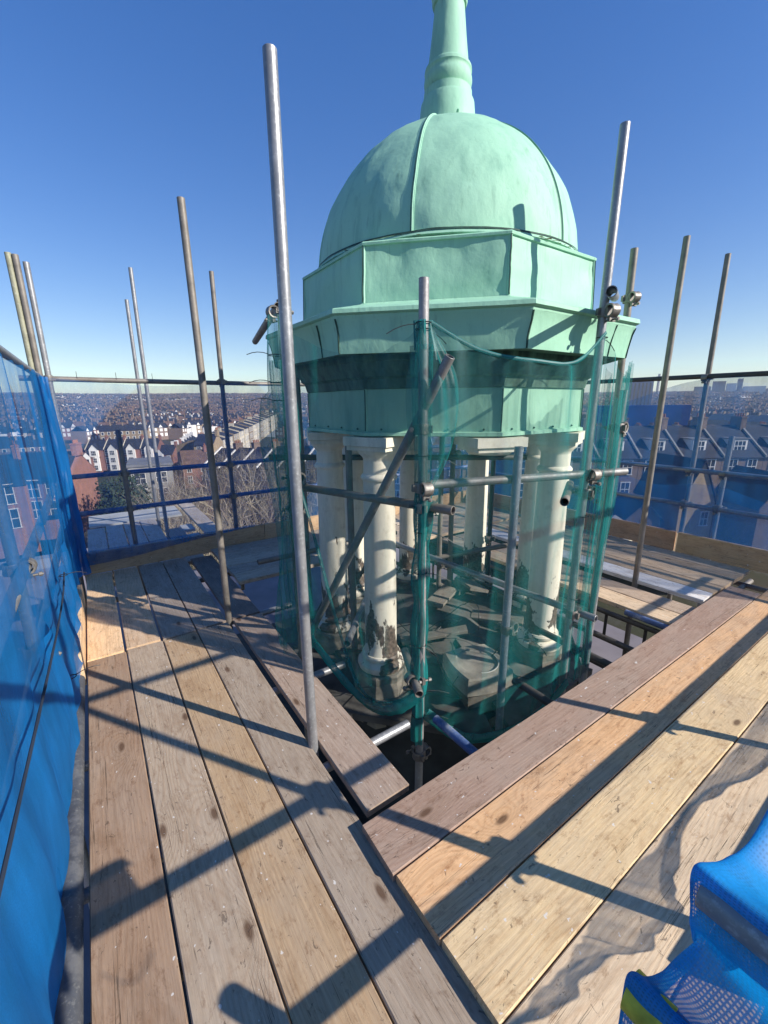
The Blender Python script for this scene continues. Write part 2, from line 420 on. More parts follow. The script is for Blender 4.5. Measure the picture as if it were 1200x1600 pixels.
def plank(name, x0, x1, y0, y1, ztop, col, parent=None, seed=None, mat=None, T=.038, gap=.0035, label=None, tilt=0):
    """a board filling the rectangle, long axis along the longer side"""
    lx, ly = x1-x0, y1-y0
    if seed is None: seed = random.randint(0, 99999)
    along_y = ly > lx
    L, W = (ly, lx) if along_y else (lx, ly)
    o = plank_mesh(L-.004, W-gap, T, seed).build(name, mat or WOOD)
    o.location = ((x0+x1)/2, (y0+y1)/2, ztop-T/2)
    o.rotation_euler = (0, 0, pi/2 if along_y else 0)
    if tilt: o.rotation_euler = (0, tilt, pi/2 if along_y else 0)
    o.color = (*col, 1)
    if parent is not None: o.parent = parent
    if label: o['label'] = label
    return o

deck = empty('deck'); tag(deck, kind='structure')
BR = (.235, .155, .105); BR2 = (.275, .20, .15); GREYW = (.225, .185, .155); TAN = (.50, .31, .165); YEL = (.50, .375, .215); PALE = (.50, .385, .255); NEWW = (.58, .40, .23); RED = (.265, .185, .14)
# left walkway, first set
xs = [-.24, -.01, .22, .452, .685]
cols = [(.245, .165, .108), (.30, .235, .17), (.31, .218, .13), (.255, .205, .155)]
for i in range(4): plank('scaffold_board', xs[i], xs[i+1]-.003, -1.0, 3.18+.012*(i % 2), 0, cols[i], deck, 100+i)
plank('scaffold_board', .722, .95, 1.205, 3.19, 0, (.27, .205, .16), deck, 110)
# left walkway, second set up to the far toe board
cols = [NEWW, (.47, .33, .205), (.27, .22, .175), (.26, .21, .17)]
for i in range(4): plank('scaffold_board', xs[i], xs[i+1]-.004-.008*(i < 2), 3.20+.012*(i % 2), 4.985, .001, cols[i], deck, 120+i, label='newer pale board' if i == 0 else None)
plank('scaffold_board', .722, .95, 3.22, 4.9, -.002, (.16, .125, .105), deck, 125)
# near / right walkway on top
ry = [1.14, .916, .685, .451, .216, -.02, -.26, -.5]
cols = [RED, TAN, YEL, PALE, (.44, .33, .23), (.40, .30, .21), (.33, .25, .19)]
lab = ['dark reddish board with scuffed surface', 'orange tan board', 'yellow knotty board', 'pale board', None, None, None]
ends = [4.55, 5.1, 5.16, 5.16, 5.16, 5.16, 5.16]
sts = [.655, .662, .668, .66, .665, .67, .66]
for i in range(7): plank('scaffold_board', sts[i], ends[i], ry[i+1]+.002, ry[i], .040, cols[i], deck, 131+i, label=lab[i])
# right walkway, boards running away from the camera
x = 3.46
cols = [(.50, .38, .25), (.33, .25, .18), None, (.55, .54, .52), (.42, .31, .2), (.50, .37, .24), (.40, .30, .2), (.47, .36, .25)]
for i, c in enumerate(cols):
    if c is None: x += .10; continue
    z = 0 if i < 2 else .036
    plank('scaffold_board', x, x+.226, .95 if i < 2 else 1.16, 3.78, z, c, deck, 150+i); x += .231
# far walkway along the far toe board
for i in range(5): plank('scaffold_board', .962, 3.3, 3.83+.23*i, 4.06+.23*i-.004, .042, random.choice([(.30, .25, .2), (.38, .31, .23), (.34, .27, .2)]), deck, 170+i)
for i in range(5): plank('scaffold_board', 3.32, 5.18, 3.83+.23*i, 4.06+.23*i-.004, .040, random.choice([(.45, .34, .23), (.5, .42, .32), (.36, .28, .2)]), deck, 180+i)
# boards of the lift beyond the far toe board
low = empty('lower_deck'); tag(low, kind='structure')
for i in range(4): plank('scaffold_board', -.24+.232*i, -.24+.232*(i+1)-.012, 5.22, 7.5+.05*i, -.12, (.33, .31, .29), low, 190+i)
plank('scaffold_board', 1.16, 1.39, 5.22, 8.7, -.10, (.36, .32, .27), low, 195)
plank('scaffold_board', .72, .95, 5.22, 6.9, -.14, (.22, .18, .15), low, 196)
for i, y in enumerate((5.7, 6.3, 6.9)): plank('cross_board', .97, 1.15, y, y+.35, -.2, (.5, .48, .44), low, 197+i, mat=PALEB)
m = MB(); m.box(-.22, 1.1, 7.72, 8.5, -.16, -.13); m.build('roof_sheet', PALEB, low)

# toe boards (each can be lifted off)
def toeboard(label, x0, x1, y0, y1, z0, z1, col, seed):
    lx, ly = x1-x0, y1-y0; L = max(lx, ly)
    o = plank_mesh(L-.006, z1-z0, .038, seed).build('toe_board', WOOD)
    o.location = ((x0+x1)/2, (y0+y1)/2, (z0+z1)/2)
    o.rotation_euler = (pi/2, 0, pi/2 if ly > lx else 0); o.color = (*col, 1)
    return tag(o, label, 'toe board', 'toe boards edging the deck')
toeboard('toe board across the far end of the left walkway behind the blue net', -.26, 1.62, 5.0, 5.038, 0, .222, (.36, .25, .15), 1)
toeboard('toe board on the far edge behind the cupola', 1.62, 5.2, 5.0, 5.038, .0, .222, (.42, .29, .17), 2)
toeboard('orange brown toe board at the right edge, farther one beyond the joint', 5.2, 5.238, 1.86, 4.99, .03, .25, (.36, .22, .13), 3)
toeboard('toe board at the right edge cut by the picture side, nearer one', 5.2, 5.238, -.5, 1.84, .03, .25, (.40, .27, .15), 4)
toeboard('short pale toe board standing at the left edge beside the blue net', -.285, -.25, 3.0, 4.3, -.06, .16, NEWW, 5)
toeboard('toe board on the near edge under the draped blue net', 1.38, 5.1, -.07, -.032, .04, .25, (.38, .28, .18), 6)

# ------------------------------------------------------------------ tubes and couplers
TR = .02415
def tube(name, p0, p1, mat, label, cat='scaffold tube', group=None, r=TR, n=20, parent=None):
    p0 = Vector(p0); p1 = Vector(p1); d = (p1-p0); L = d.length; d.normalize()
    a = Vector((0, 0, 1)) if abs(d.z) < .9 else Vector((1, 0, 0))
    u = d.cross(a).normalized(); v = d.cross(u)
    m = MB(); rows = []
    ri = r*.84
    seg = max(1, int(L/.5))
    prof = [(.0+.10, ri), (0, ri), (0, r-.001), (.001, r)] + [(L*i/seg, r) for i in range(1, seg)] + [(L-.001, r), (L, r-.001), (L, ri), (L-.10, ri)]
    bend = .0025*min(1, L/2)
    ph = random.random()*9
    for (s, rr) in prof:
        off = u*(bend*sin(s/L*pi)*cos(ph)*L)+v*(bend*sin(s/L*pi)*sin(ph)*L)
        rows.append([d*s+off+u*(rr*cos(2*pi*i/n))+v*(rr*sin(2*pi*i/n)) for i in range(n+1)])
    m.quadgrid(rows)
    o = m.build(name, mat, parent, p0, smooth=True)
    # merge the seam for clean shading
    if parent is None: tag(o, label, cat, group)
    elif label: o['label'] = label
    o['_len'] = L
    del o['_len']
    return o

def coupler_mesh():
    m = MB()
    def collar(axis, off):
        A = Vector(axis); a = Vector((0, 0, 1)) if abs(A.z) < .9 else Vector((1, 0, 0)); u = A.cross(a).normalized(); v = A.cross(u); off = Vector(off)
        rows = []
        for (s, rr) in ((-.024, .0255), (-.026, .034), (-.018, .037), (0, .033), (.018, .037), (.026, .034), (.024, .0255)):
            rows.append([off+A*s+u*(rr*cos(2*pi*i/16))+v*(rr*sin(2*pi*i/16)) for i in range(17)])
        m.quadgrid(rows)
    collar((0, 0, 1), (0, 0, 0)); collar((0, 1, 0), (.052, 0, 0))
    m.box(.018, .04, -.022, .022, -.022, .022)
    # lugs, bolts and nuts
    m.box(-.012, .006, .028, .056, -.02, .02); m.tube((-.05, .047, 0), (.045, .047, 0), .0055, n=6); m.tube((-.052, .047, 0), (-.036, .047, 0), .011, n=6); m.tube((.012, .047, 0), (.024, .047, 0), .011, n=6)
    m.box(.045, .062, -.02, .02, -.056, -.028); m.tube((.01, 0, -.047), (.105, 0, -.047), .0055, n=6); m.tube((.088, 0, -.047), (.10, 0, -.047), .011, n=6)
    m.box(-.01, .008, -.052, -.028, -.018, .018)
    o = m.build('coupler', COUP, smooth=True); me = o.data; bpy.data.objects.remove(o); return me
CPL = coupler_mesh()
def coupler(owner, at, toward=(1, 0, 0), spin=0):
    """parented to the tube it clamps; +X of the fitting points towards the second tube"""
    o = link('coupler', CPL); o.parent = owner
    o.location = Vector(at)-Vector(owner.location)
    ang = atan2(toward[1], toward[0]); o.rotation_euler = (spin, 0, ang)
    return o

GP = 'upright scaffold tubes'
def up_tube(x, y, z0, z1, mat, label, lean=(0, 0), group=GP):
    return tube('scaffold_tube', (x, y, z0), (x+lean[0], y+lean[1], z1), mat, label, group=group)
P1 = up_tube(.70, 1.655, -1.0, 2.81, GALV, 'tallest bright grey upright tube, in front left of the cupola', (-.012, .0))
P5 = up_tube(.69, 3.23, -1.0, 2.92, DULL, 'brown grey upright tube on the left walkway where the boards change')
P4 = up_tube(4.035, 1.70, -1.0, 2.89, DULL, 'dark upright tube standing on the right walkway')
P2 = up_tube(1.365, 1.65, -1.45, 2.21, metal_mat('mid_steel', (.27, .26, .255), .4, .48, .25, .3), 'upright tube wrapped in green net in front of the cupola', (0.0, .0))
P3 = up_tube(2.435, 1.385, -1.45, 3.0, GALV, 'tall grey upright tube close right of the cupola')
P6 = up_tube(2.52, 1.31, -1.2, 1.72, GALV, 'shorter upright tube inside the green net beside the tall one right of the cupola', (.20, .06))
P7 = up_tube(3.20, 1.66, -1.2, 2.65, DULL, 'upright tube behind the cornice corner at the right')
P8 = up_tube(1.02, 2.52, -1.2, 2.24, DULL, 'upright tube at the left of the cupola inside bunched green net')
P9 = up_tube(1.93, 1.50, -1.3, 1.42, metal_mat('blue_tipped_steel', (.25, .27, .31), .35, .45, .25, .2), 'upright prop tube with blue top under the broken column cap', (0, 0))
P10 = up_tube(3.30, 2.86, -.8, 1.42, DARKM, 'thin looking upright tube behind the cupola right of the far column')
P11 = up_tube(2.70, 2.97, -.8, 1.45, DULL, 'left one of two upright tubes behind the netted post in the cupola')
P12 = up_tube(2.80, 2.92, -.8, 1.45, DULL, 'right one of two upright tubes behind the netted post in the cupola')
P13 = up_tube(1.46, 2.56, -.8, 1.42, DULL, 'upright tube between the two left columns of the cupola')
P14 = up_tube(1.56, 3.6, -.8, 2.1, DULL, 'upright tube behind the leftmost column')
P15 = up_tube(3.6, 2.05, -1.4, 1.6, DULL, 'upright tube just behind the right column')
# guard rail posts
A1 = up_tube(1.31, 5.09, -.6, 3.03, DULL, 'guard rail post rising above the far rail left of the cupola')
A2 = up_tube(.24, 5.09, -.6, 1.43, DULL, 'short guard rail post of the far rail seen through the net')
A3 = up_tube(5.30, 1.85, -.6, 3.02, DULL, 'guard rail post rising above the right rail')
A4 = up_tube(5.30, 1.55, -.6, 1.31, GALV, 'short guard rail post of the right rail')
A5 = up_tube(3.6, 5.09, -.6, 3.0, DULL, 'guard rail post of the far rail behind the cupola')
A6 = up_tube(5.3, 4.6, -.6, 3.0, DULL, 'guard rail post of the right rail hidden behind the cupola')
B1 = up_tube(.68, 7.1, -.6, 3.06, GALV, 'left one of two upright tubes on the lower boards beyond the far rail')
B2 = up_tube(.705, 6.42, -.6, 3.29, GALV, 'right one of two upright tubes on the lower boards beyond the far rail')
C1 = up_tube(-.345, 5.10, -.6, 2.93, metal_mat('mossy_steel', (.27, .27, .19), .2, .6, .25, .2), 'mossy upright tube at the left corner, leftmost of the bundle of three')
C2 = up_tube(-.298, 5.085, -.6, 2.92, DULL, 'upright tube in the middle of the bundle at the left corner')
C3 = up_tube(-.235, 5.12, -.6, 2.88, GALV, 'grey upright tube at the left corner, rightmost of the bundle of three')
D1 = up_tube(-.375, 2.4, -1.4, 3.0, GALV, 'upright tube behind the thick blue net at the left picture edge')
E1 = up_tube(1.53, -.02, -.5, 2.9, DULL, 'guard rail post on the near edge'); E2 = up_tube(2.71, -.02, -.5, 2.9, DULL, 'second guard rail post on the near edge')
GR = 'guard rails round the deck'
def rail(p0, p1, mat, label): return tube('guard_rail', p0, p1, mat, label, 'guard rail', GR)
R1 = rail((-.45, 5.14, 1.915), (3.7, 5.14, 1.915), DULL, 'top guard rail along the far side of the deck')
rail((3.5, 5.19, 1.905), (5.5, 5.19, 1.905), DULL, 'top guard rail along the far side behind the cupola')
rail((-.45, 5.14, .985), (5.5, 5.14, .985), BLUEP, 'middle guard rail along the far side of the deck')  # blue on both lower far rails stands in for light tinted by the net
rail((-.5, 5.14, .61), (5.5, 5.14, .61), BLUEP, 'lower guard rail along the far side of the deck')
R4 = rail((5.25, -.6, 1.885), (5.25, 5.4, 1.885), DARKM, 'dark top guard rail along the right side of the deck')
rail((5.25, -.6, .93), (5.25, 5.4, .93), GALV, 'middle guard rail along the right side of the deck')
rail((5.25, -.6, .57), (5.25, 5.4, .57), GALV, 'lower guard rail along the right side of the deck')
rail((-.325, -.4, 1.95), (-.325, 5.3, 1.95), GALV, 'top guard rail along the left side above the blue net')
rail((-.345, -.4, .955), (-.345, 5.3, .955), GALV, 'middle guard rail along the left side behind the blue net')
rail((-.345, -.4, .54), (-.345, 5.3, .54), GALV, 'lower guard rail along the left side behind the blue net')
rail((-.4, -.06, 1.93), (5.5, -.06, 1.93), DULL, 'top guard rail along the near edge of the deck')
rail((.62, .0, .955), (5.5, .0, .955), DULL, 'middle guard rail along the near edge of the deck')
rail((-.4, .02, .54), (5.5, .02, .54), DULL, 'lower guard rail along the near edge of the deck')
for p, z, tw in ((A1, 1.915, (0, 1, 0)), (A1, .985, (0, 1, 0)), (A1, .61, (0, 1, 0)), (A2, .985, (0, 1, 0)), (A2, .61, (0, 1, 0))):
    coupler(p, (p.location.x, p.location.y, z), tw)
for p, z in ((A3, 1.885), (A3, .93), (A3, .57), (A4, .93), (A4, .57)): coupler(p, (5.30, p.location.y, z), (-1, 0, 0))
for z in (1.93, .955, .54): coupler(E1, (1.53, -.02, z), (0, 1, 0)); coupler(E2, (2.71, -.02, z), (0, 1, 0))
coupler(C3, (-.235, 5.12, 1.915), (0, 1, 0))
for z in (.955, .54): coupler(D1, (-.375, 2.4, z), (1, 0, 0))

# tubes round and inside the cupola
GC = 'scaffold tubes round and inside the cupola'
def ct(p0, p1, mat, label): return tube('scaffold_tube', p0, p1, mat, label, group=GC)
RA = ct((1.40, 1.705, 1.235), (2.70, 1.29, 1.235), DULL2, 'level tube joining the netted post and the tall right post across the columns')
RB = ct((1.08, 2.62, 1.13), (1.45, 1.50, 1.13), DULL, 'level tube from the left of the cupola to the netted front post')
BRC = ct((1.40, 1.50, 1.86), (1.13, 2.92, -.36), DULL2, 'slanting brace tube crossing in front of the left columns')
RC = ct((2.33, 3.55, .31), (2.49, 1.25, .31), GALV, 'level tube running low through the cupola to the tall right post')
RD = ct((2.45, 3.12, .12), (3.42, 2.52, .30), DULL, 'low sloping tube across the far side of the cupola')
RE = ct((1.16, 3.32, 1.25), (3.35, 2.30, 1.18), DARKM, 'dark level tube high behind the columns under the frieze')
RF = ct((1.97, 1.10, 2.12), (2.62, 1.44, 2.24), GALV, 'open ended tube clamped to the tall right post beside the cornice')
RG = ct((.995, 2.50, 2.20), (1.25, 3.7, 2.17), DULL, 'open ended tube at the upper left of the cupola holding the green net')
RH = ct((1.2, 2.2, .12), (2.5, 3.6, .12), GALV, 'low tube crossing the left columns')
RI = ct((1.285, 1.55, .10), (1.45, 1.90, .13), COUP, 'stub of tube clamped low on the netted post')
RJ = ct((1.05, 3.5, .32), (2.55, 3.5, .32), DULL, 'tube across the back left of the cupola')
RK = ct((2.62, 1.60, 1.12), (2.10, 1.305, 1.12), DULL, 'open ended tube passing the tall right post below the level tube')
coupler(P2, (1.365, 1.65, 1.53), (1, 1, 0)); coupler(P2, (1.365, 1.65, 1.235), (-.2, -1, 0), 0); coupler(P2, (1.365, 1.65, 1.13), (1, -.2, 0)); coupler(P2, (1.365, 1.65, .12), (-1, .2, 0)); coupler(P2, (1.365, 1.65, -.42), (1, 0, 0))
coupler(P3, (2.435, 1.385, 1.235), (-.2, -1, 0)); coupler(P3, (2.435, 1.385, 1.12), (1, 0, 0)); coupler(P3, (2.435, 1.385, .31), (1, 0, 0)); coupler(P3, (2.435, 1.385, 2.13), (-.3, -1, 0))
coupler(P6, (2.655, 1.35, 1.5), (1, 0, 0)); coupler(P7, (3.20, 1.66, 2.34), (-.4, -1, 0)); coupler(P7, (3.20, 1.66, .9), (1, 0, 0))
coupler(P8, (1.02, 2.52, 1.2), (1, 0, 0)); coupler(P8, (1.02, 2.52, 1.0), (1, .5, 0)); coupler(P8, (1.02, 2.52, 2.17), (-1, 0, 0)); coupler(P9, (1.93, 1.50, .31), (1, 0, 0))
coupler(P10, (3.30, 2.86, .28), (-1, -.5, 0)); coupler(P11, (2.7, 2.97, .12), (0, -1, 0)); coupler(P12, (2.8, 2.92, 1.2), (0, -1, 0))
# tubes under the boards
GU = 'scaffold tubes under the boards'
def ut(p0, p1, mat, label): return tube('scaffold_tube', p0, p1, mat, label, group=GU)
ut((-.4, 1.56, -.064), (1.215, 1.56, -.064), GALV, 'short bright tube end sticking out from the left boards into the hole')
ut((-.4, 2.25, -.064), (1.20, 2.25, -.064), GALV, 'tube end sticking out from under the left boards beside the tall front tube')
ut((-.4, 3.3, -.064), (1.25, 3.3, -.064), GALV, 'tube end under the left boards farther along')
ut((-.4, 4.4, -.09), (3.3, 4.4, -.09), DULL, 'tube under the far end of the left boards')
ut((1.365, -.4, -.064), (1.365, 1.50, -.064), BLUEP, 'blue painted tube end sticking out from under the right boards')
ut((2.0, -.4, -.064), (2.0, 1.47, -.064), DARKM, 'dark tube end sticking out from the right boards near the broken column block')
ut((2.66, -.4, -.064), (2.66, 1.75, -.064), DARKM, 'dark tube under the right boards beside the netted posts')
ut((3.43, -.4, -.03), (3.43, 1.49, -.03), BLUEP, 'blue tipped tube end right of the netted posts')
ut((.70, -.5, -.17), (.70, 5.1, -.17), GALV, 'long ledger tube in the gap of the left boards')
ut((.90, 1.42, -.42), (2.0, 1.42, -.42), BLUEP, 'blue tube low in the hole crossing behind the netted post')
ut((-.45, 1.17, -.118), (5.3, 1.17, -.118), DULL, 'ledger tube under the edge of the right boards')
ut((3.9, -.4, -.118), (3.9, 4.9, -.118), DULL, 'ledger tube under the right walkway')
ut((5.1, -.4, -.118), (5.1, 4.9, -.118), DULL, 'ledger tube at the right edge of the deck')
ut((-.3, -.3, -.118), (-.3, 5.2, -.118), DULL, 'ledger tube at the left edge of the deck')
ut((2.9, 1.6, -.9), (3.9, 1.1, -.35), DARKM, 'dark brace below the right hole')

# edge pipe on the left
o = tube('edge_pipe', (-.285, -.2, .0), (-.285, 2.98, .0), PIPEP, 'dark grey paint splashed pipe lying along the left edge of the boards', 'pipe', r=.036)
# ladder beams in the right hole
def ladder_beam(label, p0, p1):
    p0 = Vector(p0); p1 = Vector(p1); root = empty('ladder_beam', p0); tag(root, label, 'ladder beam', 'ladder beams under the right walkway')
    d = p1-p0; L = d.length; n = int(L/.3)
    for k, dz in enumerate((0, -.24)):
        tube('chord', (0, 0, dz), (d.x, d.y, dz), DARKM, None, r=.022, parent=root, n=12)
    for i in range(n+1):
        q = d*(i/n); mm = MB(); mm.tube(q+Vector((0, 0, -.01)), q+Vector((0, 0, -.23)), .013, n=8); mm.build('rung', DARKM, root, smooth=True)
    return root
ladder_beam('dark ladder beam just under the edge of the right walkway boards', (3.42, 1.0, -.09), (3.42, 4.8, -.09))
ladder_beam('second dark ladder beam in the hole right of the cupola', (3.12, 1.0, -.16), (3.12, 4.8, -.16))
# near tubes poking over the near rail, wrapped by the blue net
N1 = tube('scaffold_tube', (.576, -.9, 1.035), (.576, .108, 1.030), GALV, 'stub tube under the blue net in the near right corner, its end wrapped', group='tube ends over the near rail')
N2 = tube('scaffold_tube', (.484, -.9, .90), (.484, .135, .893), BLUEP, 'stub tube with yellow painted end at the bottom of the picture', group='tube ends over the near rail')
shadow_stub = tube('scaffold_tube', (.69, .055, .36), (.69, .055, .62), DULL, 'added unseen upright stub that casts the rounded shadow on the left boards', group='tube ends over the near rail', r=.034)  # added out of view only to cast the rounded shadow at lower left
cap = MB(); cap.tube((0, .99, -.0067), (0, 1.037, -.007), .0262, n=20); cap.build('yellow_end', simple('yellow_paint', (.55, .42, .04), .5, .4, 30), N2, smooth=True)

# ------------------------------------------------------------------ cupola
CX, CY = 2.42, 2.69
cup = empty('cupola', (CX, CY, -.45)); tag(cup, 'green painted copper cupola with dome, octagonal drum and flaking cream columns', 'cupola')
ZB = -.45
def cpart(m, name, mats, parent=None, smooth=True, zz=None):
    """mesh given relative to the cupola axis with true heights"""
    o = m.build(name, mats, None, smooth=smooth)
    if parent is None: o.parent = cup; o.location = (0, 0, -ZB)
    else: o.parent = parent
    return o
# dome
DR, DH, DZ = .947, .99, 2.53
def dome_pt(a, t, out=0):
    r = (DR+out)*cos(t); z = DZ+(DH+out)*sin(t)
    return Vector((r*sin(a), r*cos(a), z))
seams = [radians(a) for a in (173, 233, 293, 353, 413, 473)]
for k in range(6):
    a0, a1 = seams[k], seams[k]+radians(60)
    m = MB(); rows = []
    for i in range(41):
        t = radians(3.2)+(radians(84)-radians(3.2))*i/40; row = []
        for j in range(33):
            a = a0+(a1-a0)*j/32
            p = dome_pt(a, t); e = min(1, min(j, 32-j)/3)
            d = .010*fb(p.x*2.3, p.y*2.3, p.z*1.6+5) + .0050*fb(p.x*8, p.y*8, p.z*5, 2)
            d += .005*max(0, fb(p.x*5+3, p.y*5, p.z*3.4, 2))*max(0, 1-i/30)
            q = p+(p-Vector((0, 0, DZ))).normalized()*(d*e-.002)
            row.append(q)
        rows.append(row)
    m.quadgrid(rows); cpart(m, 'dome_panel', COPPER)
    m = MB(); rows = []
    for i in range(41):
        t = radians(3.0)+(radians(84)-radians(3.0))*i/40; wob = .004*fb(t*3, k, 0)
        row = []
        for (da, o_) in ((-.009, -.004), (-.008, .002), (-.002, .003), (.0, .0065), (.003, .0065), (.004, .002), (.006, -.004)):
            row.append(dome_pt(a0+(da+wob)/max(.25, cos(t)), t, o_))
        rows.append(row)
    m.quadgrid(rows); s_ = cpart(m, 'dome_seam', COPPER)
    m = MB(); rows = []
    for i in range(41):
        t = radians(3.0)+(radians(84)-radians(3.0))*i/40; wob = .004*fb(t*3, k, 0)
        rows.append([dome_pt(a0+(wob+.0068)/max(.25, cos(t)), t, .006), dome_pt(a0+(wob+.0115)/max(.25, cos(t)), t, .006)])
    m.quadgrid(rows); cpart(m, 'seam_joint', SEAMC)
# skirt ring at the foot of the dome
def octv(k, R): a = radians(22.5+45*k); return Vector((R*sin(a), R*cos(a), 0))
def ring_pt(a, R, octo):
    """point at azimuth a; octo = 1 on the octagon, 0 on the circle"""
    k = (a-radians(22.5)) % radians(45)-radians(22.5); ro = R*cos(radians(22.5))/cos(k)
    r = ro*octo+R*(1-octo); return Vector((r*sin(a), r*cos(a), 0))
m = MB(); rows = []
for (R, z, o_) in ((1.062, 2.532, 1), (1.064, 2.545, 1), (1.0, 2.556, .8), (.972, 2.565, 0), (.960, 2.590, 0), (.942, 2.60, 0)):
    rows.append([ring_pt(radians(22.5)+2*pi*i/128, R, o_)+Vector((0, 0, z+.004*fb(i*.2, R, 0))) for i in range(129)])
m.quadgrid(rows); cpart(m, 'dome_skirt', COPPER)
m = MB(); rows = []
for (R, z) in ((.962, 2.594), (.964, 2.587), (.968, 2.583)):
    rows.append([Vector(((R+.002*fb(i*.3, 2, 0))*sin(2*pi*i/128), (R+.002*fb(i*.3, 2, 0))*cos(2*pi*i/128), z+.006*fb(i*.11, 1, 0))) for i in range(129)])
m.quadgrid(rows); cpart(m, 'joint_line', SEAMC)
rg = random.Random(4)
m = MB()
for _ in range(26):
    a = radians(rg.choice([rg.uniform(165, 190), rg.uniform(170, 200), rg.uniform(225, 262)])); R = rg.uniform(.975, 1.01); s = rg.uniform(.004, .012)
    base = ring_pt(a, 1, 0)*R; z = 2.566-(R-.945)*.18+.003
    tx = Vector((cos(a), -sin(a), 0)); rr = Vector((sin(a), cos(a), -.2))
    m.face([base+Vector((0, 0, z))+tx*(s*cos(q)*rg.uniform(.8, 2))+rr*(s*sin(q)) for q in [2*pi*i/7 for i in range(7)]])
cpart(m, 'rust_spot', RUSTP, smooth=False)['kind'] = 'stuff'

def oct_panel(name, k, prof, mat, nu=14, nv=None, wob=.004, inset=.004, dent=.0):
    """one face of an octagonal ring; prof = list of (vertex radius, height), top to bottom"""
    A = octv(k-1, 1); B = octv(k, 1); rows = []; nrm = (A+B).normalized()
    P = []
    for i in range(len(prof)-1):
        (Ra, za), (Rb, zb) = prof[i], prof[i+1]
        n = max(1, int(abs(za-zb)/.03)) if len(prof) < 5 else 1
        for q in range(n): t = q/n; P.append((Ra+(Rb-Ra)*t, za+(zb-za)*t))
    P.append(prof[-1])
    for i, (R, z) in enumerate(P):
        row = []
        for j in range(nu+1):
            t = j/nu; p = (A*(1-t)+B*t)*R; e = min(1, min(j, nu-j)/2)
            ei = min(1, min(i, len(P)-1-i)/2) if len(P) > 6 else .6
            d = wob*fb(p.x*3, p.y*3, z*3+k)*e*ei + dent*fb(p.x*9, p.y*9, z*7, 2)*e*ei
            row.append(p+nrm*d+Vector((0, 0, z+.0015*fb(p.x*4, p.y*4, 9))))
        rows.append(row)
    m = MB(); m.quadgrid(rows); return cpart(m, name, mat)
def oct_seam(name, k, pts, w, mat, d=.004, jit=.004, seed=0):
    """thin raised strip down a corner or a face; pts = list of Vector on the surface"""
    m = MB(); rows = []
    for i, p in enumerate(pts):
        o_ = p.copy(); o_.z = 0; nrm = o_.normalized(); tx = Vector((nrm.y, -nrm.x, 0))
        wv = jit*fb(p.z*9, k, seed)
        c = p+tx*wv
        rows.append([c-tx*w-nrm*.004, c-tx*w*.7+nrm*d, c+tx*w*.7+nrm*d, c+tx*w-nrm*.004])
    m.quadgrid(rows); return cpart(m, name, mat)
RD1, RD2 = 1.058, 1.072
for k in range(8):
    oct_panel('drum_panel', k, [(RD1, 2.532), (RD2, 2.222)], COPPER, 24, dent=.004, wob=.018)
    A = octv(k, 1)
    oct_seam('drum_seam', k, [A*(RD1+(RD2-RD1)*i/14)+Vector((0, 0, 2.535-.31*i/14)) for i in range(15)], .011, COPPER, .005, .006)
    oct_seam('seam_joint', k, [A*(RD1+.004+(RD2-RD1)*i/14)+Vector((0, 0, 2.53-.30*i/14)) for i in range(15)], .003, SEAMC, .006, .006)
    oct_panel('drum_lip', k, [(1.062, 2.548), (1.072, 2.540), (1.070, 2.528), (1.058, 2.526)], COPPER, 12, wob=.003)
    oct_panel('drum_flashing', k, [(1.074, 2.226), (1.10, 2.214), (1.352, 2.152), (1.357, 2.146)], COPPER, 12, wob=.003)
    oct_panel('cornice_edge', k, [(1.357, 2.146), (1.360, 2.126), (1.350, 2.120), (1.340, 2.118), (1.338, 2.104)], COPPER, 16, wob=.004)
    oct_panel('cornice_panel', k, [(1.338, 2.104), (1.332, 2.09), (1.322, 2.06), (1.314, 2.02), (1.308, 1.98), (1.304, 1.945), (1.302, 1.925)], COPPER, 18, wob=.007)
    oct_panel('cornice_soffit', k, [(1.302, 1.925), (1.290, 1.920), (1.282, 1.930), (1.17, 1.930), (1.165, 1.90), (1.158, 1.895), (1.15, 1.86), (1.125, 1.835), (1.12, 1.815), (1.095, 1.80), (1.085, 1.765), (1.08, 1.745), (1.066, 1.742)], COPPER_SHADE, 12, wob=.002)
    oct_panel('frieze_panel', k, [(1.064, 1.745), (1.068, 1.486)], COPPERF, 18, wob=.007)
    oct_seam('frieze_seam', k, [A*1.068+Vector((0, 0, 1.745-.26*i/10)) for i in range(11)], .008, COPPER, .004, .003)
    oct_seam('seam_joint', k, [A*1.073+Vector((0, 0, 1.74-.25*i/10)) for i in range(11)], .0028, SEAMC, .005, .003)
    oct_panel('architrave_flange', k, [(1.07, 1.488), (1.093, 1.482), (1.095, 1.462), (1.075, 1.458)], COPPER, 14, wob=.004)
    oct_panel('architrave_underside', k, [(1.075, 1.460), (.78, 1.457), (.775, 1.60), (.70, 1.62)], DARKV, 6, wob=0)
    # standing joints in the cornice mould
    for f_ in ((0.0,) if k % 2 else (0.0, .78)):
        B = octv(k+1, 1) if False else octv(k-1, 1)
        def cp(R, z): return (A*(1-f_)+B*f_)*R+Vector((0, 0, z))
        pr = [(1.341, 2.10), (1.326, 2.06), (1.318, 2.02), (1.311, 1.98), (1.307, 1.945), (1.304, 1.925)]
        oct_seam('cornice_joint', k, [cp(*q) for q in pr], .0045, SEAMC, .003, .012, k)
    # fixing screws along the frieze foot
    for f_ in (.12, .38, .62, .88):
        q = (octv(k-1, 1)*(1-f_)+A*f_)*1.070+Vector((0, 0, 1.50)); n_ = (octv(k-1, 1)+A).normalized()
        m = MB(); m.tube(q, q+n_*.008, .007, .004, 8); cpart(m, 'screw', SEAMC)
m = MB()
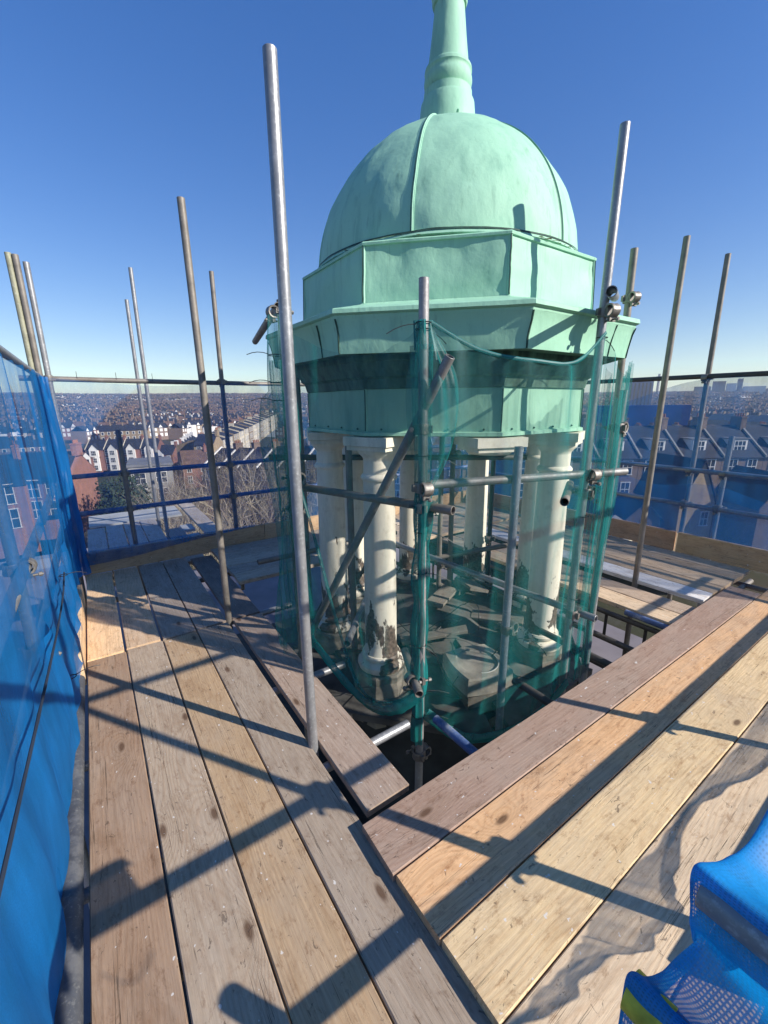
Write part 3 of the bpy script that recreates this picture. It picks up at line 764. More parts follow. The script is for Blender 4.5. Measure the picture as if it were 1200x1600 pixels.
m.face([octv(k, .72)+Vector((0, 0, 1.62)) for k in range(8)]); cpart(m, 'ceiling', DARKV, smooth=False)
# finial
def lathe_part(name, prof, mat, n=36, parent=None, seg=True):
    m = MB(); m.lathe(prof, n); return cpart(m, name, mat, parent)
lathe_part('finial_base', [(.215, 3.44), (.200, 3.56), (.186, 3.68), (.176, 3.70), (.170, 3.70), (.166, 3.75), (.150, 3.755)], COPPER)
lathe_part('finial_ring', [(.148, 3.755), (.156, 3.77), (.163, 3.79), (.166, 3.81), (.163, 3.83), (.156, 3.845), (.158, 3.86), (.163, 3.868), (.160, 3.885), (.148, 3.89), (.140, 3.905)], COPPER)
lathe_part('finial_shaft', [(.140, 3.903), (.132, 3.96), (.119, 4.06), (.108, 4.16), (.100, 4.235)], COPPER)
lathe_part('finial_neck', [(.100, 4.235), (.112, 4.24), (.118, 4.255), (.114, 4.275), (.122, 4.29), (.128, 4.31), (.12, 4.335), (.10, 4.35), (.09, 4.36)], COPPER)
lathe_part('finial_tip', [(.09, 4.36), (.08, 4.5), (.06, 4.75), (.09, 4.8), (.10, 4.86), (.08, 4.93), (.02, 4.98), (.001, 5.1)], COPPER)
m = MB(); m.tube(dome_pt(radians(205), radians(76), 0)+Vector((0, 0, .02)), dome_pt(radians(205), radians(76), .0)+Vector((-.012, -.02, .04)), .012, .008, 10); cpart(m, 'bolt', COPPER)

# columns
def column(k, broken=False):
    a = radians(22.5+45*k); R = .93; x, y = R*sin(a), R*cos(a)
    rz = -a
    if not broken:
        m = MB()
        prof = [(.130, -.125), (.121, -.10), (.1165, -.05)] + [(.1165-.010*(i/10)**1.6, -.05+1.215*i/10) for i in range(11)] + [(.106, 1.165)]
        prof = [(r+.0012*fb(z*7, k, 3), z) for r, z in prof]
        m.lathe(prof, 40)
        col = m.build('column', CREAM, cup, (x, y, -ZB), smooth=True); col.rotation_euler = (0, 0, rz)
        m = MB(); m.lathe([(.106, 1.163), (.118, 1.166), (.124, 1.178), (.123, 1.19), (.114, 1.200), (.109, 1.205), (.104, 1.21), (.103, 1.30)], 36); o = m.build('astragal', CREAM2, col, smooth=True)
        # foot: torus mouldings and block
        m = MB(); m.lathe([(.118, -.115), (.134, -.12), (.143, -.135), (.140, -.155), (.126, -.165), (.150, -.172), (.172, -.19), (.176, -.21), (.168, -.235), (.15, -.24)], 32); m.build('base_moulding', CREAM2, col, smooth=True)
        m = MB(); n = 8
        rows = []
        for (r, z) in ((.0, -.235), (.195, -.236), (.205, -.25), (.20, -.30), (.215, -.34), (.225, -.45), (.24, -.62)):
            rows.append([Vector((r*(1+.05*fb(i, z*4, k))*sin(2*pi*(i+.5)/n), r*(1+.05*fb(i % n, z*4, k))*cos(2*pi*(i+.5)/n), z+.008*fb(i % n, z, k))) for i in range(n+1)])
            rows[-1][-1] = rows[-1][0]
        m.quadgrid(rows); m.build('pedestal', STONE, col)
        par = col; loc = (0, 0, 0)
    else:
        par = cup; loc = (x, y, -ZB)
    m = MB()
    if not broken: m.lathe([(.103, 1.295), (.106, 1.31), (.118, 1.325), (.137, 1.345), (.142, 1.358), (.140, 1.366)], 32)
    else: m.lathe([(.02, 1.372), (.09, 1.362), (.128, 1.345), (.142, 1.356), (.142, 1.368)], 24)
    for (hw, z0, z1) in ((.150, 1.366, 1.392), (.166, 1.395, 1.452)):
        m.box(-hw, hw, -hw, hw, z0, z1, Matrix.Rotation(pi/2*0, 4, 'Z'))
    c = m.build('capital', CREAM2, par, loc, smooth=True)
    if broken: c.rotation_euler = (0, 0, rz+radians(3)); c['label'] = 'capital left hanging without its column'
for k in range(8):
    column(k, k == 4)
# stump of the missing column
a = radians(22.5+45*4)
st = empty('column_block', (CX+.91*sin(a), CY+.91*cos(a), -.5)); st.rotation_euler = (0, 0, -a+radians(8)); tag(st, 'loose square pedestal block with round recess where the column is missing', 'block')
m = MB(); rows = []
for (r, z, e) in ((.135, .335, 0), (.150, .337, 0), (.152, .345, 0), (.160, .345, 0)):
    rows.append([Vector((r*cos(2*pi*i/32), r*sin(2*pi*i/32), z)) for i in range(33)])
def sq(t, hw, c):   # rounded square
    x, y = cos(t), sin(t); s = 1/max(abs(x), abs(y)); p = (1-c)*s+c*1.08; return Vector((x*p*hw, y*p*hw, 0))
for (hw, z) in ((.185, .345), (.195, .335), (.20, .22), (.185, .21)):
    rows.append([sq(2*pi*i/32, hw, .35)+Vector((0, 0, z)) for i in range(33)])
m.quadgrid(rows); m.face([Vector((.135*cos(2*pi*i/32), .135*sin(2*pi*i/32), .335)) for i in range(32)])
m.build('block_top', simple('worn_pale_stone', (.30, .28, .23), .8, .4, 8, 0, .4), st)
m = MB(); m.box(-.165, .165, -.165, .165, 0, .209); m.build('block_foot', STONE, st)
m = MB()
for i in range(20):
    t0 = 1.2+2.6*i/20; t1 = 1.2+2.6*(i+1)/20; m.tube((.151*cos(t0), .151*sin(t0), .348), (.151*cos(t1), .151*sin(t1), .348), .004, n=6, caps=False)
m.build('broken_rim', simple('white_edge', (.55, .55, .5), .7, .2), st)
for s in (-.07, .06):
    m = MB(); m.tube((s, -.198, .275), (s, -.206, .275), .02, n=14); m.build('plug', SEAMC, st)

# tower floor inside the cupola
m = MB()
for (R, z0, z1) in ((1.14, -.56, -.47), (1.16, -1.5, -.56)):
    top = [octv(k, R)+Vector((0, 0, z1)) for k in range(8)]; bot = [octv(k, R)+Vector((0, 0, z0)) for k in range(8)]
    m.face(top)
    for k in range(8): m.face([top[k], bot[k], bot[(k+1) % 8], top[(k+1) % 8]])
cpart(m, 'tower_floor', LEAD_SHADE, smooth=False)
# stepped lead flaps radiating between the pedestals
rg = random.Random(12)
for k in range(8):
    a = radians(45*k); m = MB()
    for q in range(3):
        r0 = .38+.27*q; r1 = r0+.31; wd0 = .15+.13*q; wd1 = wd0+.12; z = -.28-.065*q+rg.uniform(-.015, .015)
        M = Matrix.Rotation(-a+rg.uniform(-.08, .08), 4, 'Z')
        P = [M @ Vector(p) for p in ((-wd0, r0, z+.02), (wd0, r0, z+.02), (wd1, r1, z-.02), (-wd1, r1, z-.02))]
        m.face(P); Q = [p-Vector((0, 0, .05)) for p in P]
        for i in range(4): m.face([P[i], P[(i+1) % 4], Q[(i+1) % 4], Q[i]])
    cpart(m, 'lead_flap', simple('lead_flap_grey', (.10, .097, .088), .7, .5, 6, 0, .3) if k == 0 else bpy.data.materials['lead_flap_grey'], smooth=False)
m = MB(); m.lathe([(.001, -.16), (.30, -.20), (.42, -.27), (.45, -.47)], 16); cpart(m, 'centre_mound', bpy.data.materials['lead_flap_grey'])
# loose things lying on the tower floor
dls = ['short grey board offcut lying flat in the middle of the cupola floor', 'tilted pale board offcut leaning on the cupola floor at the back',
       'narrow batten lying behind the netted front post', 'broken board end beside the far column foot', 'splintered board across the lead near the right column']
dps = [((2.55, 2.75, -.13), (.1, .08, .5), .5, .16), ((2.95, 2.75, -.12), (.25, .1, 1.2), .34, .2), ((2.1, 2.35, -.2), (.05, -.2, -.6), .55, .09), ((3.0, 3.2, -.3), (.12, .2, .2), .3, .14), ((2.75, 2.25, -.2), (-.15, .08, 2.1), .45, .13)]
for (l_, (p, r, L, W)), s in zip(zip(dls, dps), range(5)):
    o = plank_mesh(L, W, .03, 400+s).build('board_offcut', WOOD, None, p); o.rotation_euler = r; o.color = (.13, .12, .10, 1); tag(o, l_, 'board', 'offcuts on the cupola floor')
# wires coiled on the floor
m = MB(); rg = random.Random(3)
for c in range(9):
    p = Vector((2.1+rg.uniform(-.2, .3), 2.2+rg.uniform(-.2, .3), -.2+rg.uniform(-.05, .1))); d = Vector((rg.uniform(-1, 1), rg.uniform(-1, 1), rg.uniform(-.3, .3))).normalized()
    for i in range(22):
        d = (d+Vector((rg.uniform(-.5, .5), rg.uniform(-.5, .5), rg.uniform(-.3, .3)-(p.z+.15)))).normalized(); q = p+d*.045; m.tube(p, q, .0035, n=5, caps=False); p = q
tag(m.build('tangled_cable', TIE), 'tangle of thin black cable lying on the cupola floor', 'cable')
# rusty tray
m = MB(); m.tube((1.36, 2.60, -.19), (1.56, 2.42, -.20), .014, n=8); tag(m.build('rusty_bar', RUSTY), 'short rust orange bar lying beside the front left column foot', 'bar')

# ------------------------------------------------------------------ nets
def bez(P, t):
    """piecewise smooth curve through points"""
    n = len(P)-1; s = t*n; i = min(int(s), n-1); f = s-i
    p0 = Vector(P[max(i-1, 0)]); p1 = Vector(P[i]); p2 = Vector(P[i+1]); p3 = Vector(P[min(i+2, n)])
    return .5*((2*p1)+(-p0+p2)*f+(2*p0-5*p1+4*p2-p3)*f*f+(-p0+3*p1-3*p2+p3)*f*f*f)
def sheet(name, curves, mat, nu=40, nv=40, fold=.02, freq=6, parent=None, nrm=None, seed=0, uvs=True):
    """net through a list of side curves (each top to bottom)"""
    rows = []
    for i in range(nu+1):
        ctrl = None; row = []
        for j in range(nv+1):
            pts = [bez(c, j/nv) for c in curves]
            row.append(bez(pts, i/nu) if len(pts) > 1 else pts[0])
        rows.append(row)
    out = []
    for i in range(nu+1):
        row = []
        for j in range(nv+1):
            p = rows[i][j]; u = (rows[min(i+1, nu)][j]-rows[max(i-1, 0)][j]); v = (rows[i][min(j+1, nv)]-rows[i][max(j-1, 0)])
            n = u.cross(v); n = n.normalized() if n.length > 1e-9 else Vector((0, 1, 0))
            e = min(1, min(i, nu-i)/4)
            s = i/nu*freq
            d = fold*(fb(s, j/nv*1.6, seed, 3)+.5*sin(s*6.28+3*fb(j/nv, s*.3, seed+2)))*e
            row.append(p+n*d)
        out.append(row)
    m = MB(); m.quadgrid(out); o = m.build(name, mat, parent, smooth=True, recalc=False)
    me = o.data; uv = me.uv_layers.new(name='UVMap')
    L = sum((out[k+1][0]-out[k][0]).length for k in range(nu)); H = sum((out[0][k+1]-out[0][k]).length for k in range(nv))
    for pl in me.polygons:
        for li, vi in zip(pl.loop_indices, pl.vertices):
            i, j = divmod(vi, nv+1); uv.data[li].uv = (i/nu*L, j/nv*H)
    return o
def tie(parent, at, d=(1, 0, 0), L=.14, R=.03, loc0=(0, 0, 0)):
    m = MB(); at = Vector(at)-Vector(loc0); d = Vector(d).normalized()
    m2 = [Vector((R*cos(2*pi*i/14), R*sin(2*pi*i/14), 0)) for i in range(15)]
    for i in range(14): m.tube(at+m2[i], at+m2[i+1], .0026, n=5, caps=False)
    p = at+d*R
    for i in range(4): q = p+d*(L/4)+Vector((0, 0, -.006*i+.004)); m.tube(p, q, .0022, n=5); p = q
    return m.build('cable_tie', TIE, parent)

# green netting round the cupola
g1 = empty('green_net', (1.2, 2.1, 0)); tag(g1, 'thin green debris net hung across the left columns of the cupola', 'debris net', 'green nets round the cupola')
off = Vector((1.2, 2.1, 0))
L8 = [(.96, 2.46, 2.10), (.95, 2.44, 1.5), (.98, 2.44, .8), (.99, 2.42, .20)]
M8 = [(1.09, 2.10, 1.93), (1.08, 2.08, 1.3), (1.08, 2.06, .6), (1.12, 2.0, -.10)]
N8 = [(1.24, 1.82, 1.90), (1.2, 1.80, 1.3), (1.2, 1.78, .6), (1.20, 1.75, -.10)]
R8 = [(1.345, 1.615, 2.02), (1.335, 1.615, 1.3), (1.335, 1.615, .6), (1.335, 1.615, .02)]
sheet('net_sheet', [L8, M8, N8, R8], GREENN, 46, 50, .020, 5, seed=1)
bpy.data.objects['net_sheet'].parent = g1; bpy.data.objects['net_sheet'].location = -off
# rolled hem along the sagging lower edge
def hem(parent, P, r, mat, name='hem', n=40, offv=Vector((0, 0, 0)), fl=2.2):
    m = MB(); rows = []
    for i in range(n+1):
        p = bez(P, i/n)-offv; q = bez(P, min(1, (i+.5)/n))-offv; t = (bez(P, min(1, i/n+.01))-bez(P, max(0, i/n-.01))).normalized()
        a = Vector((0, 0, 1)) if abs(t.z) < .8 else Vector((1, .3, 0)); u = t.cross(a).normalized(); v = t.cross(u)
        rr = r*(1+.35*fb(i*.4, 3, r)); rows.append([p+u*(rr*cos(2*pi*k/8))+v*(rr*fl*sin(2*pi*k/8)) for k in range(9)])
    m.quadgrid(rows); return m.build(name, mat, parent, smooth=True)
hem(g1, [(.99, 2.42, .20), (1.12, 2.0, -.08), (1.20, 1.75, -.10), (1.335, 1.615, .02)], .012, GREENB, offv=off, fl=3)
hem(g1, [(1.02, 2.42, 1.2), (1.06, 2.26, .75), (1.10, 2.12, .3), (1.14, 1.95, -.03), (1.22, 1.78, -.08), (1.335, 1.64, .03)], .006, GREENB, offv=off, fl=2)
g2 = empty('green_net', (1.9, 1.5, 0)); tag(g2, 'wide thin green debris net hung across the right front under the cornice', 'debris net', 'green nets round the cupola')
off = Vector((1.9, 1.5, 0))
def G2(x, y, zt, zb): return [(x, y, zt), (x-.01, y-.01, zt*.66+zb*.34), (x, y+.01, zt*.33+zb*.67), (x+.01, y+.02, zb)]
s = sheet('net_sheet', [G2(1.385, 1.62, 2.02, -.12), G2(1.62, 1.52, 1.90, -.34), G2(1.90, 1.405, 1.855, -.36), G2(2.16, 1.35, 1.86, -.28), G2(2.41, 1.35, 2.02, -.18)], GREENN, 60, 50, .018, 6, seed=5); s.parent = g2; s.location = -off
hem(g2, [(1.385, 1.62, 2.02), (1.62, 1.52, 1.90), (1.90, 1.405, 1.855), (2.16, 1.35, 1.86), (2.41, 1.35, 2.02)], .005, GREENB, offv=off, fl=2)
hem(g2, [(1.39, 1.62, -.12), (1.62, 1.52, -.34), (1.90, 1.41, -.36), (2.16, 1.35, -.28), (2.41, 1.35, -.18)], .012, GREENB, offv=off, fl=3)
g3 = empty('green_net', (2.5, 1.4, 0)); tag(g3, 'narrow green debris net round two posts right of the cupola', 'debris net', 'green nets round the cupola')
off = Vector((2.5, 1.4, 0))
s = sheet('net_sheet', [G2(2.42, 1.35, 2.00, -.2), G2(2.57, 1.31, 1.80, -.2), [(2.74, 1.36, 1.86), (2.70, 1.35, 1.2), (2.64, 1.34, .6), (2.57, 1.32, -.1)], [(2.83, 1.40, 1.90), (2.76, 1.38, 1.2), (2.68, 1.36, .6), (2.60, 1.34, .0)]], GREENN, 44, 44, .026, 6, seed=8); s.parent = g3; s.location = -off
s = sheet('net_sheet', [G2(2.45, 1.35, 1.85, .0), G2(2.55, 1.34, 1.70, -.1), G2(2.64, 1.36, 1.66, .0)], GREENN, 24, 40, .03, 4, seed=11); s.parent = g3; s.location = -off
g4 = empty('green_net', (.95, 2.45, 0)); tag(g4, 'bunched dark green net hanging from the open tube end left of the cupola', 'debris net', 'green nets round the cupola')
off = Vector((.95, 2.45, 0))
def col_sheet(name, x, y, z0, z1, r, mat, seed, par, squash=1., nz=46, rfun=None):
    m = MB(); rows = []; n = 30
    for i in range(nz+1):
        z = z1+(z0-z1)*i/nz; row = []
        rb = r*(rfun(i/nz) if rfun else 1)
        for k in range(n+1):
            a = 2*pi*(k % n)/n; rr = rb*(1+.38*fb(cos(a)*1.6+seed, sin(a)*1.6, z*1.4)+.16*sin(a*5+z*3+seed))
            row.append(Vector((x+rr*cos(a)*squash+.02*fb(z*1.2, seed, 0), y+rr*sin(a)+.02*fb(z*1.2, seed, 4), z)))
        rows.append(row)
    m.quadgrid(rows); return m.build(name, mat, par, smooth=True)
o = col_sheet('net_bundle', 0, 0, .05, 2.14, .085, GREENN, 3, g4, rfun=lambda t: .45+.8*t if t < .2 else .6+.5*sin(t*5)**2+.25*t)
o = col_sheet('net_bundle', .0, -.03, .3, 1.9, .05, GREENN, 6, g4)
for z in (1.78, 1.68, 1.93): tie(g4, (.0, .0, z), (-1, .15, .1), .12, .05)
g5 = empty('green_net', (1.365, 1.65, 0)); tag(g5, 'green net bunched and tied round the front post', 'debris net', 'green nets round the cupola')
col_sheet('net_bundle', 0, 0, .0, 1.24, .036, GREENB, 21, g5, nz=80, rfun=lambda t: .85+.35*abs(sin(t*12)))
col_sheet('net_bundle', 0, 0, 1.90, 2.03, .04, GREENB, 25, g5, nz=10)
col_sheet('net_bundle', 0, 0, 1.24, 1.92, .032, GREENN, 27, g5, nz=30, rfun=lambda t: 1.5-.5*t if t < .6 else 1.2)
col_sheet('net_bundle', 0, 0, -.33, .0, .030, GREENB, 29, g5, nz=14)
s = sheet('net_sheet', [[(1.33, 1.66, 2.0), (1.27, 1.66, 1.72), (1.28, 1.64, 1.45), (1.34, 1.62, 1.22)], [(1.36, 1.61, 2.01), (1.36, 1.54, 1.72), (1.37, 1.53, 1.45), (1.37, 1.60, 1.22)], [(1.40, 1.63, 2.0), (1.50, 1.55, 1.76), (1.48, 1.55, 1.45), (1.39, 1.61, 1.22)]], GREENN, 24, 30, .016, 3, seed=91); s.parent = g5; s.location = Vector((-1.365, -1.65, 0))
for z, dx in ((2.02, (-1, .3, -.2)), (1.99, (1, .2, -.15)), (1.40, (.9, -.5, -.2)), (1.0, (.9, -.5, -.3)), (.77, (.9, -.4, -.3)), (.33, (.9, -.4, -.8)), (.02, (.9, -.4, -.1)), (-.14, (.9, -.4, -.2))):
    tie(g5, (0, 0, z), dx, .15, .036)
for z in (2.0, .97, .42): tie(g3, (-.065, -.015, z), (1, .1, -.2), .16, .03)

# blue netting on the guard rails
nb = empty('blue_net', (1.6, 5.1, 0)); tag(nb, 'see-through blue debris net along the far rails left of the cupola', 'debris net', 'blue nets on the guard rails')
off = Vector((1.6, 5.1, 0))
def V2(x, y, zt, zb, b=.0): return [(x, y, zt), (x, y+b, zt*.5+zb*.5), (x, y, zb)]
s = sheet('net_sheet', [V2(-.24, 5.065, 1.92, .16), V2(.6, 5.06, 1.86, .2, .02), V2(1.5, 5.06, 1.90, .2), V2(2.6, 5.06, 1.86, .2), V2(3.9, 5.06, 1.88, .2), V2(5.2, 5.06, 1.9, .2)], BLUEN, 110, 26, .010, 12, seed=31); s.parent = nb; s.location = -off
s = sheet('net_sheet', [V2(-.24, 4.985, .26, .10), V2(.2, 4.98, .25, .12), V2(.55, 4.985, .26, .16), V2(.9, 4.985, .25, .19), V2(1.5, 4.985, .25, .225)], BLUEL, 60, 8, .004, 8, seed=33); s.parent = nb; s.location = -off
for x in (-.02, .3, .62, 1.1): 
    tie(nb, (x-1.6, .02, 1.915), (0, 0, 1), .09, .0)
nr_ = empty('blue_net', (5.22, 2, 0)); tag(nr_, 'blue debris net along the right rails with houses seen through it', 'debris net', 'blue nets on the guard rails')
off = Vector((5.22, 2, 0))
BLUER = net_mat('blue_debris_net_right', (.001, .15, .42), .38, None, .12, .3)
def V3(x, y, zt, zb, b=.0): return [(x, y, zt), (x-b, y, zt*.66+zb*.34), (x+b, y, zt*.33+zb*.67), (x, y, zb)]
s = sheet('net_sheet', [V3(5.215, 5.0, 1.87, .24), V3(5.215, 3.9, 1.84, .24), V3(5.215, 2.9, 1.60, .24, .01), V3(5.215, 1.9, 1.86, .24), V3(5.215, .9, 1.86, .17, -.01), V3(5.215, -.4, 1.86, .2)], BLUER, 100, 26, .010, 12, seed=41); s.parent = nr_; s.location = -off
s = sheet('net_sheet', [V2(5.26, 2.9, .9, .24), V2(5.26, 2.2, .74, .24), V2(5.26, 1.6, .80, .2), V2(5.26, .8, .62, .16), V2(5.26, -.3, .7, .2)], BLUEN, 60, 12, .016, 8, seed=43); s.parent = nr_; s.location = -off
nl = empty('blue_net', (-.3, 2.5, 0)); tag(nl, 'thick blue debris net hanging along the left side of the walkway', 'debris net', 'blue nets on the guard rails')
off = Vector((-.3, 2.5, 0))
def V4(y, xt, xm, xb, zt, zb): return [(xt, y, zt), (xm, y, zt*.6+zb*.4), (xm*.5+xb*.5, y, zt*.3+zb*.7), (xb, y, zb)]
s = sheet('net_sheet', [V4(5.02, -.27, -.25, -.26, 1.93, .1), V4(4.6, -.29, -.28, -.285, 1.94, .1), V4(4.0, -.31, -.30, -.30, 1.955, .05), V4(3.2, -.31, -.305, -.29, 1.955, .12), V4(2.4, -.31, -.30, -.315, 1.955, -.05), V4(1.6, -.31, -.30, -.325, 1.955, -.12), V4(.8, -.31, -.31, -.33, 1.955, -.12), V4(-.3, -.32, -.33, -.34, 1.955, -.2)], BLUESIDE, 150, 44, .016, 13, seed=51); s.parent = nl; s.location = -off
s = sheet('net_sheet', [V2(4.98, 0, 0, 0)], BLUEN, 1, 1, 0) if False else None
s = sheet('net_sheet', [[(-.30, 4.9, .66), (-.29, 4.9, .3), (-.275, 4.9, .1)], [(-.30, 3.6, .64), (-.28, 3.6, .36), (-.262, 3.6, .14)], [(-.31, 2.6, .64), (-.28, 2.6, .30), (-.265, 2.6, .04)], [(-.31, 1.6, .68), (-.29, 1.6, .28), (-.315, 1.6, -.06)], [(-.32, .6, .74), (-.30, .6, .3), (-.322, .6, -.14)], [(-.33, -.4, .8), (-.32, -.4, .3), (-.33, -.4, -.14)]], BLUEL, 140, 26, .020, 14, seed=57); s.parent = nl; s.location = -off
hem(nl, [(-.27, 3.3, .61), (-.262, 2.9, .61), (-.262, 2.4, .63), (-.266, 1.9, .665), (-.27, 1.2, .73), (-.28, .3, .80)], .0045, ROPE, 'net_seam', 80, off, 1.5)
tie(nl, (.02, .18, .20), (1, .1, .25), .12, .02); tie(nl, (.03, .72, .62), (1, .2, .0), .1, .02)
# bunched fold at the corner posts
nc = empty('blue_net', (-.26, 4.9, 0)); tag(nc, 'bright blue net folded round the left corner posts below the rail joint', 'debris net', 'blue nets on the guard rails')
col_sheet('net_bundle', -.02, .1, .05, 1.92, .12, BLUEF, 61, nc, squash=.5, nz=50, rfun=lambda t: .75+.6*t)
# net bunched on the near toe board, its shadow lies on the boards
nn = empty('blue_net', (2, 0, 0)); tag(nn, 'blue net bunched low along the near toe board', 'debris net', 'blue nets on the guard rails')
off = Vector((2, 0, 0))
cs = []
for (x, lo) in ((.98, .33), (1.11, .29), (1.19, .30), (1.31, .275), (1.35, .245), (1.43, .25), (1.53, .235), (1.60, .262), (1.71, .285), (2.0, .322), (2.23, .305), (2.47, .255), (2.75, .25), (3.1, .31), (3.5, .32), (3.9, .26), (4.4, .30), (5.0, .28)):
    cs.append([(x, -.012, .355+.008*sin(x*9)), (x, .0, (lo+.35)/2), (x, -.01, lo+.03), (x+.01, .004, lo), (x+.004, .014, lo+.02)])
s = sheet('net_sheet', cs, net_mat('blue_net_shade', (.015, .20, .6), .42, None, .14), 160, 14, .006, 20, seed=71); s.parent = nn; s.location = -off
# net lying over the stub tubes in the near corner
nk = empty('blue_net', (.6, 0, 1)); tag(nk, 'vivid blue net draped over the stub tubes in the lower right corner', 'debris net', 'blue nets on the guard rails')
edge = [(.36, .10, .74, 1), (.44, .128, .845, .6), (.472, .140, .922, 0), (.498, .128, .915, 0), (.525, .112, .925, .8), (.560, .098, .965, .8), (.556, .108, 1.0, 0), (.563, .118, 1.057, 0), (.590, .116, 1.058, 0), (.63, .100, 1.045, .6), (.70, .094, 1.032, 1), (.86, .090, 1.036, 1)]
cs = []
for (x, y, z, sg) in edge:
    b_ = -.16*sg
    cs.append([(x+.003, y-.004, z-.035), (x, y, z), (x+.001, y-.04, z-.001+b_*.1), (x+.003, y-.09, z-.003+b_*.25), (x+.004, y-.13, z-.01+b_*.3)])
s = sheet('net_sheet', cs, BLUEC, 170, 60, .0030, 7, seed=83); s.parent = nk; s.location = Vector((-.6, 0, -1))
hem(nk, [(x, y-.30-.05*sin(i*1.7), z+.004) for i, (x, y, z, q) in enumerate([(.74, .1, .985, 0), (.80, .1, .965, 0), (.85, .1, .955, 0)])], .0016, ROPE, 'cord', 60, Vector((.6, 0, 1)), 1)

# ------------------------------------------------------------------ the town
def polar(az, r): a = radians(az); return r*sin(a), r*cos(a)
M_RED = brick_mat('red_brick', (.24, .095, .065)); M_STK = brick_mat('stock_brick', (.30, .22, .125)); M_BRN = brick_mat('brown_brick', (.19, .125, .085))
M_CRM = simple('cream_render', (.56, .50, .38), .9, .12, .4); M_WHT = simple('white_paint', (.72, .71, .68), .7, .08, .8)
M_SLT = simple('slate_roof', (.022, .026, .036), .75, .35, .7, 0, .2); M_TIL = simple('brown_tile_roof', (.12, .075, .055), .8, .35, .7); M_GRY = simple('grey_roofing', (.17, .175, .18), .8, .2, .5)
M_GLS = simple('dark_window_glass', (.03, .04, .055), .15, .4, .9, 0, 0, .6); M_POT = simple('clay_pot', (.28, .12, .06), .9, .2, 3); M_CON = simple('grey_concrete', (.25, .25, .24), .9, .2, .5)
MESH = {}
def win_mesh(w, h, bars=1):
    key = ('w', w, h, bars)
    if key not in MESH:
        m = MB(); t = .09; m.mi = 0
        m.box(-w/2-.06, w/2+.06, -.10, .02, -.08, 0); m.box(-w/2-.04, w/2+.04, -.07, .02, h, h+.10)
        m.box(-w/2, -w/2+t, -.06, .02, 0, h); m.box(w/2-t, w/2, -.06, .02, 0, h); m.box(-w/2+t, w/2-t, -.06, .02, h/2-.04, h/2+.04)
        for b in range(bars): x = -w/2+w*(b+1)/(bars+1); m.box(x-.03, x+.03, -.055, .01, 0, h)
        m.mi = 1; m.box(-w/2+t, w/2-t, -.02, .01, 0, h)
        o = m.build('window', [M_WHT, M_GLS]); MESH[key] = o.data; bpy.data.objects.remove(o)
    return MESH[key]
def piece(key, name, fn, mats, parent, loc=(0, 0, 0), rz=0):
    if key not in MESH:
        m = MB(); fn(m); o = m.build(name, mats); MESH[key] = o.data; bpy.data.objects.remove(o)
    o = link(name, MESH[key], loc, parent); o.rotation_euler = (0, 0, rz); return o
def gable_wall(m, w, d, e, r):
    m.box(-w/2, w/2, 0, d, 0, e-.003)
    for x in (-w/2+.02, w/2-.02): 
        for s in (1,):
            m.face([(x, 0, e), (x, d, e), (x, d/2, r-.05)])
def roof_fn(w, d, e, r, o=.25):
    def f(m):
        k = (r-e)/(d/2)
        for a, b in ((0, 1), (d, -1)):
            P = [(-w/2, a-b*o, e-o*k), (w/2, a-b*o, e-o*k), (w/2, d/2, r), (-w/2, d/2, r)]
            m.face(P); m.face([(x, y, z-.12) for x, y, z in P][::-1]); m.face([P[0], P[1], (P[1][0], P[1][1], P[1][2]-.12), (P[0][0], P[0][1], P[0][2]-.12)])
    return f
def chim_fn(m):
    m.mi = 0; m.box(-.35, .35, -.9, .9, 0, 1.7); m.box(-.42, .42, -.97, .97, 1.5, 1.62)
    m.mi = 1
    for y in (-.6, -.2, .2, .6): m.tube((0, y, 1.7), (0, y, 2.15), .13, .11, 6)
def coping_fn(w, d, e, r):
    def f(m):
        k = (r-e)/(d/2)
        for a, b in ((0, 1), (d, -1)):
            y0, z0, y1, z1 = a-b*.3, e-.3*k+.02, d/2, r+.02
            P = [(-.11, y0, z0), (.11, y0, z0), (.11, y1, z1), (-.11, y1, z1)]
            Q = [(x, y, z+.25) for x, y, z in P]
            m.face(Q); 
            for i in range(4): m.face([P[i], P[(i+1) % 4], Q[(i+1) % 4], Q[i]])
    return f
